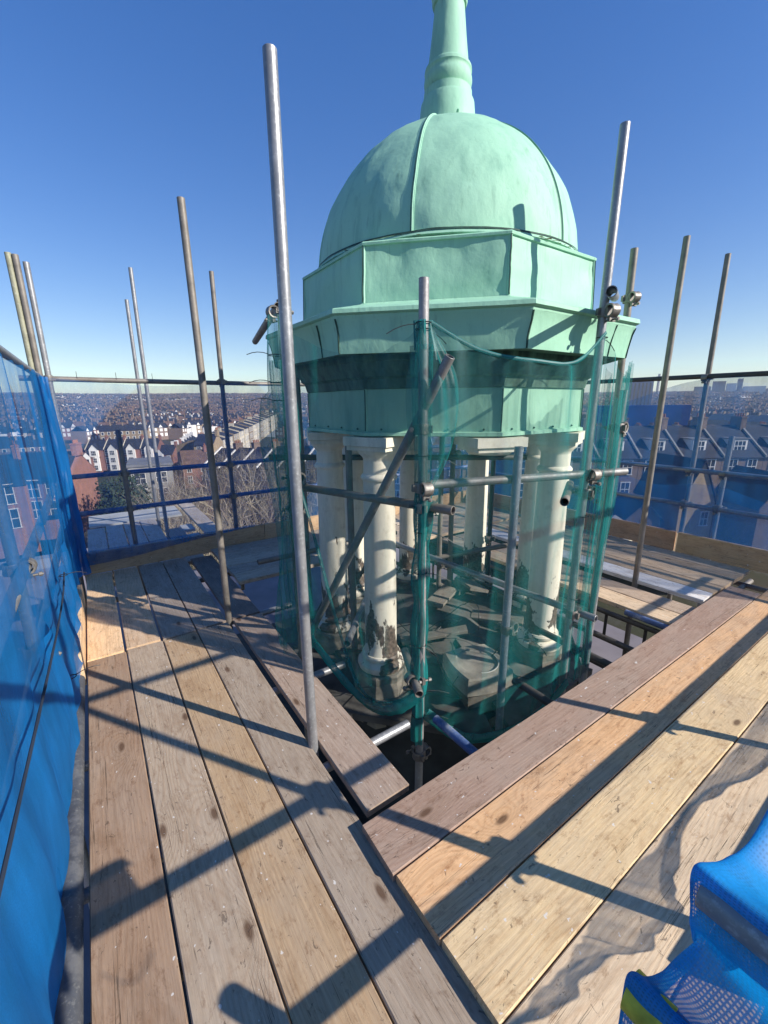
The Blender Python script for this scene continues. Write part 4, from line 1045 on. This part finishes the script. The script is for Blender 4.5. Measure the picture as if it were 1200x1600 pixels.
def house(az, r, rz, label, group, wallm, roofm, w=5.2, d=9, e=8.6, rr=12, wins=((-1.2, 1), (1.2, 1)), floors=3, zoff=0, copm=None, dormer=False, cat='house', ww=1.1, wh=1.7, chim=True, xy=None, gablef=False, parts=True, z=None):
    x, y = xy if xy else polar(az, r)
    g = empty('terraced_house', (x, y, (terr(x, y)+zoff) if z is None else z), rz); tag(g, label, cat, group)
    kk = (round(w, 1), round(d, 1), round(e, 1), round(rr, 1))
    piece(('wall', kk, wallm.name), 'wall', lambda m: gable_wall(m, w, d, e, rr), wallm, g)
    piece(('roof', kk, roofm.name), 'roof', roof_fn(w, d, e, rr), roofm, g)
    if chim: piece(('ch', wallm.name), 'chimney', chim_fn, [wallm, M_POT], g, (w/2-.1, d/2, rr-.6))
    if copm: piece(('cop', kk, copm.name), 'coping', coping_fn(w, d, e, rr), copm, g, (-w/2, 0, 0))
    for f in range(floors):
        for (wx, s) in wins:
            o = link('window', win_mesh(ww, wh, 1), (wx, -.02, e-2.2-2.75*f), g)
    if dormer:
        def dm(m):
            m.mi = 0; m.box(-.95, .95, .9, 3.6, e+.1, e+1.95); m.mi = 1; m.box(-1.15, 1.15, .7, 3.7, e+1.953, e+2.08)
        piece(('dm', kk), 'dormer', dm, [M_WHT, M_GRY], g); link('window', win_mesh(1.5, 1.2, 2), (0, .88, e+.5), g)
    if gablef:
        def gf(m):
            m.mi = 0; m.box(-1.5, 1.5, -.9, -.003, 0, e); m.face([(-1.5, -.9, e), (1.5, -.9, e), (0, -.9, e+1.9)])
            m.mi = 1; m.face([(-1.7, -1.05, e-.15), (0, -1.05, e+2.05), (0, 2.6, e+2.05), (-1.7, .3, e-.15)]); m.face([(1.7, -1.05, e-.15), (0, -1.05, e+2.05), (0, 2.6, e+2.05), (1.7, .3, e-.15)])
        piece(('gf', kk, roofm.name), 'front_gable', gf, [M_WHT, roofm], g)
        for f in range(min(floors, 3)):
            link('window', win_mesh(1.7, 1.6, 2), (0, -.93, e-2.2-2.75*f), g)
    return g
def face_cam(az): return radians(-az)      # the front (-Y side) turned to the deck

# row seen through the right net, running across the view
Rv = Vector((cos(YAW), -sin(YAW), 0)); o0 = Vector((53.6, 26.6, 0)); GA = 'slate roofed terrace with dormers beyond the right net'
for i in range(-1, 9):
    p = o0+Rv*(5.15*(i-1))
    pos = ['first', 'second', 'third', 'fourth', 'fifth', 'sixth', 'seventh', 'eighth', 'ninth', 'tenth'][i+1]
    house(0, 0, radians(-34.4)+radians(0), pos+' house from the left in the slate roofed terrace with white dormers', GA, M_BRN, M_SLT, 5.1, 9.5, 8.4, 11.9, dormer=True, copm=M_CON if i % 1 == 0 else None, xy=(p.x, p.y), z=-13.3, ww=1.2)
# rear wings with sunlit brick flank
def wing(xy, rz, w, d, e, rr, label, wm, rm, z=-15):
    g = empty('rear_wing', (xy[0], xy[1], z), rz); tag(g, label, 'house extension', 'brick rear wings in front of the terrace')
    kk = (w, d, e, rr)
    piece(('wg', kk, wm.name), 'wall', lambda m: (m.box(-w/2, w/2, 0, d, 0, e), m.face([(-w/2, 0, e), (w/2, 0, e), (0, 0, rr)]), m.face([(-w/2, d, e), (w/2, d, e), (0, d, rr)])), wm, g)
    def rf(m):
        for s in (-1, 1):
            P = [(s*(w/2+.25), -.2, e-.15), (0, -.2, rr+.05), (0, d+.1, rr+.05), (s*(w/2+.25), d+.1, e-.15)]; m.face(P); m.face([(x, y, zz-.14) for x, y, zz in P])
            m.face([P[0], P[1], (P[1][0], P[1][1], P[1][2]-.14), (P[0][0], P[0][1], P[0][2]-.14)])
    piece(('wgr', kk, rm.name), 'roof', rf, rm, g)
    link('window', win_mesh(.9, 1.4, 1), (w/4, -.02, e-2.4), g)
    return g
p = o0+Rv*10.4; 
wing((50.6, 16.6), radians(-30), 3.8, 7, 6.0, 10.4, 'tall sunlit stock brick wing with steep gable in front of the terrace', M_STK, M_SLT, -14.5)
wing((41, 22.8), radians(-62), 4.2, 7, 4.6, 6.2, 'low wing with slate roof and small window beside the green net', M_BRN, M_SLT, -14)
wing((35.5, 18.2), radians(-75), 3.4, 4, 3.0, 3.9, 'small pale outbuilding with a flat looking roof below the wing', M_CRM, M_GRY, -12.5)
wing((54.5, 11.0), radians(-40), 3.8, 7, 6.0, 9.2, 'brown brick wing at the right picture edge', M_BRN, M_SLT, -14.5)
wing((46.5, 26.0), radians(-50), 4.4, 6, 6.0, 7.8, 'brown wing half hidden by the green net', M_BRN, M_SLT, -14.5)
wing((47, 20), radians(-40), 3.4, 5, 4.2, 6.0, 'short dark wing left of the tall sunlit brick gable', M_BRN, M_SLT, -14.5)

ORD = ['first', 'second', 'third', 'fourth', 'fifth', 'sixth', 'seventh', 'eighth', 'ninth', 'tenth', 'eleventh', 'twelfth', 'thirteenth', 'fourteenth', 'fifteenth', 'sixteenth']
# second and third rows to the right
for row, (dd, zz, wm, nm) in enumerate(((32, -15.6, M_STK, 'sandy brick'), (58, -16.8, M_RED, 'red brick'), (92, -18, M_STK, 'pale brick'))):
    base = o0+Vector((fw.x, fw.y, 0)).normalized()*dd
    for i in range(12):
        p = base+Rv*(5.6*(i-1.5)-8+row*-3)
        house(0, 0, radians(-34.4)+radians((-8, 6, -4)[row]), ORD[i]+f' house from the left in the {nm} row behind the slate terrace', f'{nm} houses behind the slate terrace', wm if i % 3 else M_BRN, M_SLT if i % 4 else M_TIL, 5.5, 9, 8.2, 11.6, xy=(p.x, p.y+random.uniform(-.6, .6)), z=zz, floors=2, ww=1.2, copm=M_CON if i % 2 else None)
# blue sheeted roof, tower block, mast and hospital on the right skyline
m = MB(); m.box(-16, 16, 0, 10, 0, 9); m.box(-16.3, 16.3, -.3, 10.3, 9.003, 14.5); o = m.build('sheeted_building', simple('blue_sheeting', (.02, .09, .30), .6, .2, .2)); o.location = (172, 80, -14); o.rotation_euler = (0, 0, radians(-55)); tag(o, 'long building sheeted in dark blue below the tower block', 'building')
g = empty('tower_block', (543, 254, terr(543, 254)), radians(-60)); tag(g, 'pale blue grey tower block on the right skyline', 'tower block')
m = MB(); m.box(-12, 12, 0, 14, 0, 37.0); m.build('wall', simple('tower_cladding', (.16, .21, .30), .6, .15, .06), g)
m = MB()
for i in range(6): m.box(-11.2+3.9*i, -9.6+3.9*i, -.2, .1, 1, 35.5)
m.build('window_band', M_GLS, g).data; g.children[-1]['kind'] = 'stuff'
g = empty('mast', (1016, 441.7, terr(1016, 441.7))); tag(g, 'thin telecom mast with a wider head on the skyline', 'mast')
m = MB(); m.tube((0, 0, 0), (0, 0, 52), 3.2, 2.4, 10); m.build('shaft', M_CON, g, smooth=True); m = MB(); m.tube((0, 0, 38), (0, 0, 47), 5.5, 5.5, 12); m.build('head', M_CON, g, smooth=True)
g = empty('hospital', (1130, 352, terr(1130, 352)), radians(-70)); tag(g, 'cluster of white and brown hospital blocks on the right skyline', 'building')
for i, (a, b, h, mt) in enumerate(((-60, -30, 22, M_BRN), (-28, -6, 32, M_STK), (-4, 12, 27, M_WHT), (14, 22, 36, M_BRN), (24, 60, 20, M_WHT), (62, 100, 15, M_BRN))):
    m = MB(); m.box(a, b, 0, 22, 0, h); m.build('block', mt, g)

# left: nearer houses
GL = 'red and white gabled terrace left of the bare trees'
q0 = Vector((.5, 196, 0)); dq = Vector((5.9, -2.6, 0))
for i in range(4):
    p = q0+dq*i
    house(0, 0, atan2(dq.y, dq.x), ORD[i]+' house from the left in the gabled red and white terrace', GL, M_RED, M_SLT, 6.2, 10, 8.2, 11.6, wins=((-2.3, 1),), gablef=True, floors=3, xy=(p.x, p.y), z=-22.0, copm=M_CRM)
house(0, 0, radians(-20), 'red brick house with big white sash window at the left of the far net', None, M_RED, M_SLT, 8, 10, 8.0, 11.2, wins=((-2.4, 1), (0, 1), (2.4, 1)), xy=(-7.2, 70), z=-15.4, floors=2, ww=1.7, wh=2.2)
house(0, 0, radians(10), 'long red brick house with white sash windows seen through the thick blue net', None, M_RED, M_SLT, 16, 10, 8.2, 11.0, wins=((-6, 1), (-3, 1), (0, 1), (3, 1), (6, 1)), xy=(-14.5, 60), z=-14.6, floors=2, ww=1.5, wh=2.1)
house(0, 0, radians(15), 'brown brick house with slate roof behind the red house', None, M_BRN, M_SLT, 14, 10, 7.6, 11.0, wins=((-4, 1), (0, 1), (4, 1)), xy=(-14, 100), z=-19, floors=2)
g = empty('flat_roofed_building', (8.3, 88, -17.2), radians(-6)); tag(g, 'grey flat roofed building with square windows below the gabled terrace', 'building')
m = MB(); m.box(-3.6, 3.6, 0, 12, 0, 8.3); m.build('wall', M_CON, g); m = MB(); m.box(-3.8, 3.8, -.2, 12.2, 8.303, 8.7); m.build('roof', M_GRY, g)
for x in (-1.9, 1.6):
    for z in (5.2, 2.2): link('window', win_mesh(1.9, 1.9, 1), (x, -.02, z), g)
house(0, 0, radians(-30), 'yellow brick gable end house at the corner of the cream street', None, M_STK, M_SLT, 5, 9, 9.5, 12, xy=(24.0, 118), z=-17.5, wins=((-1.2, 1), (1.2, 1)))
house(0, 0, radians(-5), 'small red brick gabled house left of the yellow corner house', None, M_RED, M_TIL, 6, 8, 6.2, 9, xy=(20.5, 112), z=-18, wins=((-1.6, 1), (1.6, 1)), floors=2)
# cream street receding to the right
GS = 'cream terrace receding along the street'
for i in range(16):
    t = i/15; p = Vector((29, 128, 0))*(1-t)+Vector((98, 262, 0))*t
    house(0, 0, radians(62.7), ORD[i]+' house from the left in the cream terrace along the street', GS, M_CRM if i % 3 else M_STK, M_SLT, 8.6, 9, 9.0, 10.4, wins=((-2.8, 1), (0, 1), (2.8, 1)), xy=(p.x, p.y), z=-17.6+5.5*t, ww=1.3, wh=1.9, chim=i % 2 == 0)
# dark roofs with white party walls, nearer, in shade
GD = 'dark roofed terrace with white party walls by the green net'
for i in range(9):
    house(0, 0, radians(-62), ORD[i]+' house from the left in the dark terrace with white party walls', GD, M_BRN, M_SLT, 4.6, 10, 7.6, 10.8, wins=((-1.1, 1), (1.1, 1)), xy=(17.5+.47*4.62*i, 82-.883*4.62*i), z=-17.0+.28*i, copm=M_WHT, floors=2, ww=1.0)
g = empty('church_hall', (46, 211, terr(46, 211)+0), radians(-30)); tag(g, 'red brick hall with large pale triangular roof among the houses', 'church')
m = MB(); m.box(-8, 8, 0, 16, 0, 8); m.face([(-8, -.01, 8), (8, -.01, 8), (0, -.01, 13)]); m.build('wall', M_RED, g)
m = MB(); m.face([(-8.5, -.5, 7.8), (0, -.5, 13.6), (0, 16.5, 13.6), (-8.5, 16.5, 7.8)]); m.face([(8.5, -.5, 7.8), (0, -.5, 13.6), (0, 16.5, 13.6), (8.5, 16.5, 7.8)]); m.build('roof', simple('pale_metal_roof', (.42, .45, .48), .5, .1, .3), g)

# middle distance: simple houses, one object each, in loose rows
def far_house_mesh(key, w, d, e, r, wm, rm, gab):
    m = MB(); m.mi = 0; m.box(-w/2, w/2, 0, d, -6, e)
    for x in (-w/2+.03, w/2-.03): m.face([(x, 0, e), (x, d, e), (x, d/2, r-.05)])
    m.mi = 1; roof_fn(w+.2, d, e, r)(m)
    m.mi = 0; m.box(w/2-.5, w/2+.2, d/2-.8, d/2+.8, r-1, r+1.3)
    m.mi = 2
    for f in range(3):
        for x in (-w/4, w/4): m.box(x-.75, x+.75, -.10, -.003, e-2.4-2.9*f, e-.6-2.9*f)
    m.mi = 3
    for f in range(3):
        for x in (-w/4, w/4): m.box(x-.5, x+.5, -.14, -.103, e-2.2-2.9*f, e-.8-2.9*f)
    if gab:
        m.mi = 2; m.box(-w/4-1.3, -w/4+1.3, -.8, -.15, -6, e); m.face([(-w/4-1.4, -.81, e), (-w/4+1.4, -.81, e), (-w/4, -.81, e+1.9)])
        m.mi = 3; m.box(-w/4-.8, -w/4+.8, -.85, -.803, e-2, e-.6); m.box(-w/4-.8, -w/4+.8, -.85, -.803, e-5, e-3.4)
    o = m.build('town_house', [wm, rm, M_WHT, M_GLS]); me = o.data; bpy.data.objects.remove(o); return me
FH = []
for i, (wm, rm, gab) in enumerate(((M_RED, M_SLT, 1), (M_STK, M_SLT, 0), (M_WHT, M_SLT, 0), (M_BRN, M_TIL, 1), (M_CRM, M_SLT, 0), (M_RED, M_TIL, 1), (M_STK, M_GRY, 0), (M_BRN, M_SLT, 0))):
    FH.append(far_house_mesh(i, 6.2, 9, 7.2, 10.4, wm, rm, gab))
FLAB = ['red brick gabled', 'sandy brick', 'white painted', 'brown brick gabled', 'cream fronted', 'red brick tiled', 'sandy brick grey roofed', 'brown brick slate roofed']
rg = random.Random(21); cnt = 0; OCC = []
def free(x, y):
    a = degrees(atan2(x, y)); r = sqrt(x*x+y*y)
    if r < 118 and a < 40: return False
    if 8 < a < 24 and 112 < r < 300:     # cream street and square
        t = ((x-29)*(98-29)+(y-128)*(262-128))/((69)**2+(134)**2)
        dx = x-(29+69*t); dy = y-(128+134*t)
        if abs(dx*.889-dy*.458) < 14: return False
    if a > 55 and r < 165: return False
    if -2 < a < 8 and r < 150: return False
    return True
rows_far = []
for band, (r0, r1, nrow) in enumerate(((135, 240, 15), (240, 420, 22), (420, 700, 26))):
    for q in range(nrow):
        az = rg.uniform(-12, 26) if q % 3 else rg.uniform(54, 80)
        r = rg.uniform(r0, r1); x, y = polar(az, r); rot = radians(rg.choice([-az, -az+rg.uniform(-35, 35), 70, -20, 0]))
        kind = rg.randrange(8); n = rg.randint(4, 8)
        rows_far.append((x, y, rot, kind, n))
HOUSES = 0
for (x, y, rot, kind, n) in rows_far:
    for i in range(n):
        px, py = x+cos(rot)*6.25*i, y+sin(rot)*6.25*i
        if not free(px, py) or HOUSES >= 285: continue
        if any((px-a)**2+(py-b)**2 < 60 for a, b in OCC[:-1]): continue
        OCC.append((px, py)); k2 = kind if rg.random() < .8 else rg.randrange(8)
        o = link('town_house', FH[k2], (px, py, terr(px, py)+rg.uniform(-.2, .2))); o.rotation_euler = (0, 0, rot+(0 if rg.random() < .97 else pi/2)); HOUSES += 1
        sd_ = 'hillside beyond the far net' if degrees(atan2(px, py)) < 40 else 'slope beyond the right net'
        tag(o, f'small {FLAB[k2]} house in a row on the {sd_}', 'house', f'{FLAB[k2]} houses on the {sd_}')
# beyond those: the rest of the town as one mass
def town_mass(name, label, sel, mats, seed):
    m = MB(); rg = random.Random(seed)
    for (a0, a1, r0, r1, n) in sel:
        for _ in range(n):
            az = rg.uniform(a0, a1); r = sqrt(rg.uniform(r0*r0, r1*r1)); x, y = polar(az, r)
            if not free(x, y): continue
            rot = rg.choice([-az, -az+25, -az-30, 60, -20])+rg.uniform(-6, 6)
            nn = rg.randint(2, 7)
            for i in range(nn):
                w = 6.3; bx, by = x+cos(radians(rot))*w*i, y+sin(radians(rot))*w*i; z = terr(bx, by)
                M = Matrix.Translation((bx, by, z)) @ Matrix.Rotation(radians(rot), 4, 'Z'); e = rg.uniform(6.5, 8.5); r_ = e+3; d = 9
                m.mi = rg.choice([0, 0, 1, 1, 2, 3, 4]); m.box(-w/2, w/2, 0, d, -8, e, M)
                m.mi = 5 if rg.random() < .75 else 6
                for P in (((-w/2, -.3, e-.2), (w/2, -.3, e-.2), (w/2, d/2, r_), (-w/2, d/2, r_)), ((-w/2, d+.3, e-.2), (w/2, d+.3, e-.2), (w/2, d/2, r_), (-w/2, d/2, r_))): m.face([M @ Vector(p) for p in P])
                m.mi = 2
                if rg.random() < .85:
                    for (xa, xb, za, zb) in ((-2.3, -.5, e-2.4, e-.6), (.6, 2.3, e-2.4, e-.6), (-2.3, -.5, e-5.4, e-3.4), (.6, 2.3, e-5.4, e-3.4)): m.face([M @ Vector(p) for p in ((xa, -.06, za), (xb, -.06, za), (xb, -.06, zb), (xa, -.06, zb))])
                    m.face([M @ Vector(p) for p in ((-w/2+.4, -.08, e), (0-.2, -.08, e), (-w/4, -.08, e+1.8))])
                m.mi = 0; m.box(w/2-.5, w/2+.1, d/2-.7, d/2+.7, r_-1, r_+1.2, M)
    o = m.build(name, mats, recalc=False); return tag(o, label, 'houses', kind='stuff')
MM = [M_BRN, M_STK, M_WHT, M_RED, M_CRM, M_SLT, M_TIL]
town_mass('distant_town', 'countless small houses covering the far slopes under the skyline', ((-16, 28, 300, 900, 900), (-16, 28, 900, 1750, 1500), (50, 84, 330, 800, 420), (50, 84, 800, 1750, 900), (28, 50, 130, 900, 160)), MM, 5)

# ------------------------------------------------------------------ trees
TWIG = simple('bare_twigs', (.16, .125, .09), .9, .25, 2); TWIGP = simple('pale_bark', (.30, .26, .19), .9, .25, 2); LEAFD = simple('dark_evergreen', (.03, .05, .03), .9, .3, 1.5); TWIGR = simple('reddish_twigs', (.15, .085, .06), .9, .3, 2)
def bare_tree_mesh(seed, h, mat, depth=5, thin=1.0):
    rg = random.Random(seed); tr = MB(); cr = MB()
    def grow(p, d, L, r, lv):
        n = 3; m = tr if lv < 2 else cr
        for i in range(n):
            d2 = (d+Vector((rg.uniform(-.22, .22), rg.uniform(-.22, .22), rg.uniform(-.05, .16)))).normalized()
            q = p+d2*(L/n); m.tube(p, q, r, r*.85, 5 if lv < 2 else 3, caps=False); p, d, r = q, d2, r*.85
            if lv > 0 and lv < depth and i < n-1 and rg.random() < .85:
                ax = Vector((rg.uniform(-1, 1), rg.uniform(-1, 1), rg.uniform(-.2, .6))).normalized(); grow(p, (d*.65+ax*.75).normalized(), L*.62, r*.55, lv+1)
        if lv < depth:
            for k in range(3 if lv < 3 else 2):
                ax = Vector((rg.uniform(-1, 1), rg.uniform(-1, 1), rg.uniform(-.1, .5))).normalized(); grow(p, (d*.7+ax*.65).normalized(), L*.70, r*.62, lv+1)
    grow(Vector((0, 0, 0)), Vector((0, 0, 1)), h*.30, h*.022*thin, 0)
    a = tr.build('trunk', mat, recalc=False); b = cr.build('crown', mat, recalc=False); r = (a.data, b.data)
    bpy.data.objects.remove(a); bpy.data.objects.remove(b); return r
def bush_mesh(seed, mat, R=3.2, H=7):
    rg = random.Random(seed); m = MB(); t = MB(); t.tube((0, 0, 0), (0, 0, H*.5), .25, .12, 6)
    cl = [(rg.uniform(-R*.6, R*.6), rg.uniform(-R*.6, R*.6), rg.uniform(H*.25, H*.95)) for _ in range(20)]
    for _ in range(2600):
        c = Vector(rg.choice(cl)); rr = R*.48*rg.random()**.5*(1.15-c.z/H*.4); d = Vector((rg.gauss(0, 1), rg.gauss(0, 1), rg.gauss(0, .8))).normalized(); p = c+d*rr
        s = rg.uniform(.10, .24); u = Vector((rg.uniform(-1, 1), rg.uniform(-1, 1), rg.uniform(-1, 1))).normalized(); v = u.cross(d).normalized()
        m.face([p-u*s, p+v*s*.6, p+u*s, p-v*s*.6])
    a = t.build('trunk', TWIG, recalc=False); b = m.build('crown', mat, recalc=False); r = (a.data, b.data); bpy.data.objects.remove(a); bpy.data.objects.remove(b); return r
def tree(name, ms, x, y, z, s, label, group, rz=0, hs=1):
    g = empty(name, (x, y, z), rz); g.scale = (s, s, s*hs); tag(g, label, 'tree', group)
    link('trunk', ms[0], (0, 0, 0), g); link('crown', ms[1], (0, 0, 0), g); return g
BT = [bare_tree_mesh(1, 12, TWIGP), bare_tree_mesh(2, 12, TWIG), bare_tree_mesh(3, 12, TWIGP)]
BR_ = [bare_tree_mesh(5, 12, TWIGR, 5, .8), bare_tree_mesh(6, 12, TWIG, 5, .8)]
EV = [bush_mesh(1, LEAFD), bush_mesh(2, LEAFD)]
rg = random.Random(9)
for i, (az, r, s) in enumerate(((8.5, 34, 1.0), (11.5, 31, .95), (14.5, 34, 1.05), (17, 30, .95), (19.5, 33, 1.05), (22.5, 29, 1.0), (10, 43, 1.1), (15.5, 44, 1.15), (20.5, 42, 1.1), (25.5, 32, 1.0), (6.5, 45, .85), (12.7, 50, 1.15), (18, 50, 1.15), (29, 34, 1), (23.5, 45, 1.0))):
    x, y = polar(az, r); tree('bare_tree', BT[i % 3], x, y, -19.2+.8*(i % 3), s*1.5, 'bare pale branched tree standing below the far net', 'bare trees below the far net', rg.uniform(0, 6))
for i in range(26):
    az = rg.uniform(5.5, 12.2); r = rg.uniform(62, 112); x, y = polar(az, r); tree('bare_tree', BR_[i % 2], x, y, terr(x, y), rg.uniform(.75, 1.1), 'brown winter tree in the thicket beside the gabled terrace', 'winter trees in the thicket', rg.uniform(0, 6))
for i, (az, r, s) in enumerate(((1.5, 60, 1.1), (3.2, 64, 1.3), (2.4, 70, 1.35))):
    x, y = polar(az, r); tree('evergreen_tree', EV[i % 2], x, y, terr(x, y)+2, s, ['low dark evergreen tree beside the red house', 'tall dark evergreen tree in front of the gabled terrace', 'dark evergreen tree behind the other two by the gabled terrace'][i], None, i)
for i in range(60):
    az = rg.uniform(-12, 26) if i % 3 else rg.uniform(54, 80); r = rg.uniform(140, 620); x, y = polar(az, r)
    if not free(x, y): continue
    tree('bare_tree', BR_[i % 2], x, y, terr(x, y), rg.uniform(.8, 1.15), 'brown winter tree standing among the rows of houses', 'winter trees among the houses', rg.uniform(0, 6))
for i in range(14):
    az = rg.uniform(-12, 26) if i % 2 else rg.uniform(54, 80); r = rg.uniform(200, 700); x, y = polar(az, r)
    if not free(x, y): continue
    tree('evergreen_tree', EV[i % 2], x, y, terr(x, y), rg.uniform(1.2, 1.9), 'dark evergreen tree standing among the rows of houses', 'evergreens among the houses', i)
# woods on the far slopes: fine twig clumps nobody could count
m = MB(); rg = random.Random(17)
for _ in range(800):
    az = rg.uniform(-16, 28) if rg.random() < .62 else rg.uniform(50, 84); r = rg.uniform(300, 1750) if rg.random() < .75 else rg.uniform(1450, 1800); x, y = polar(az, r)
    if not free(x, y): continue
    z = terr(x, y); H = rg.uniform(5, 11); W = H*.5
    m.mi = rg.choice([0, 0, 1, 2])
    for k in range(12):
        c = Vector((x+rg.gauss(0, W*.5), y+rg.gauss(0, W*.5), z+rg.uniform(.25, 1)*H)); s = rg.uniform(1.0, 2.4)
        u = Vector((rg.uniform(-1, 1), rg.uniform(-1, 1), rg.uniform(-1, 1))).normalized()*s; v = Vector((rg.uniform(-1, 1), rg.uniform(-1, 1), rg.uniform(-1, 1))).normalized()*s*.8
        m.face([c-u, c+v, c+u, c-v])
tag(m.build('distant_wood', [TWIG, TWIGR, LEAFD], recalc=False), 'brown and dark winter woods scattered over the far slopes', 'woodland', kind='stuff')
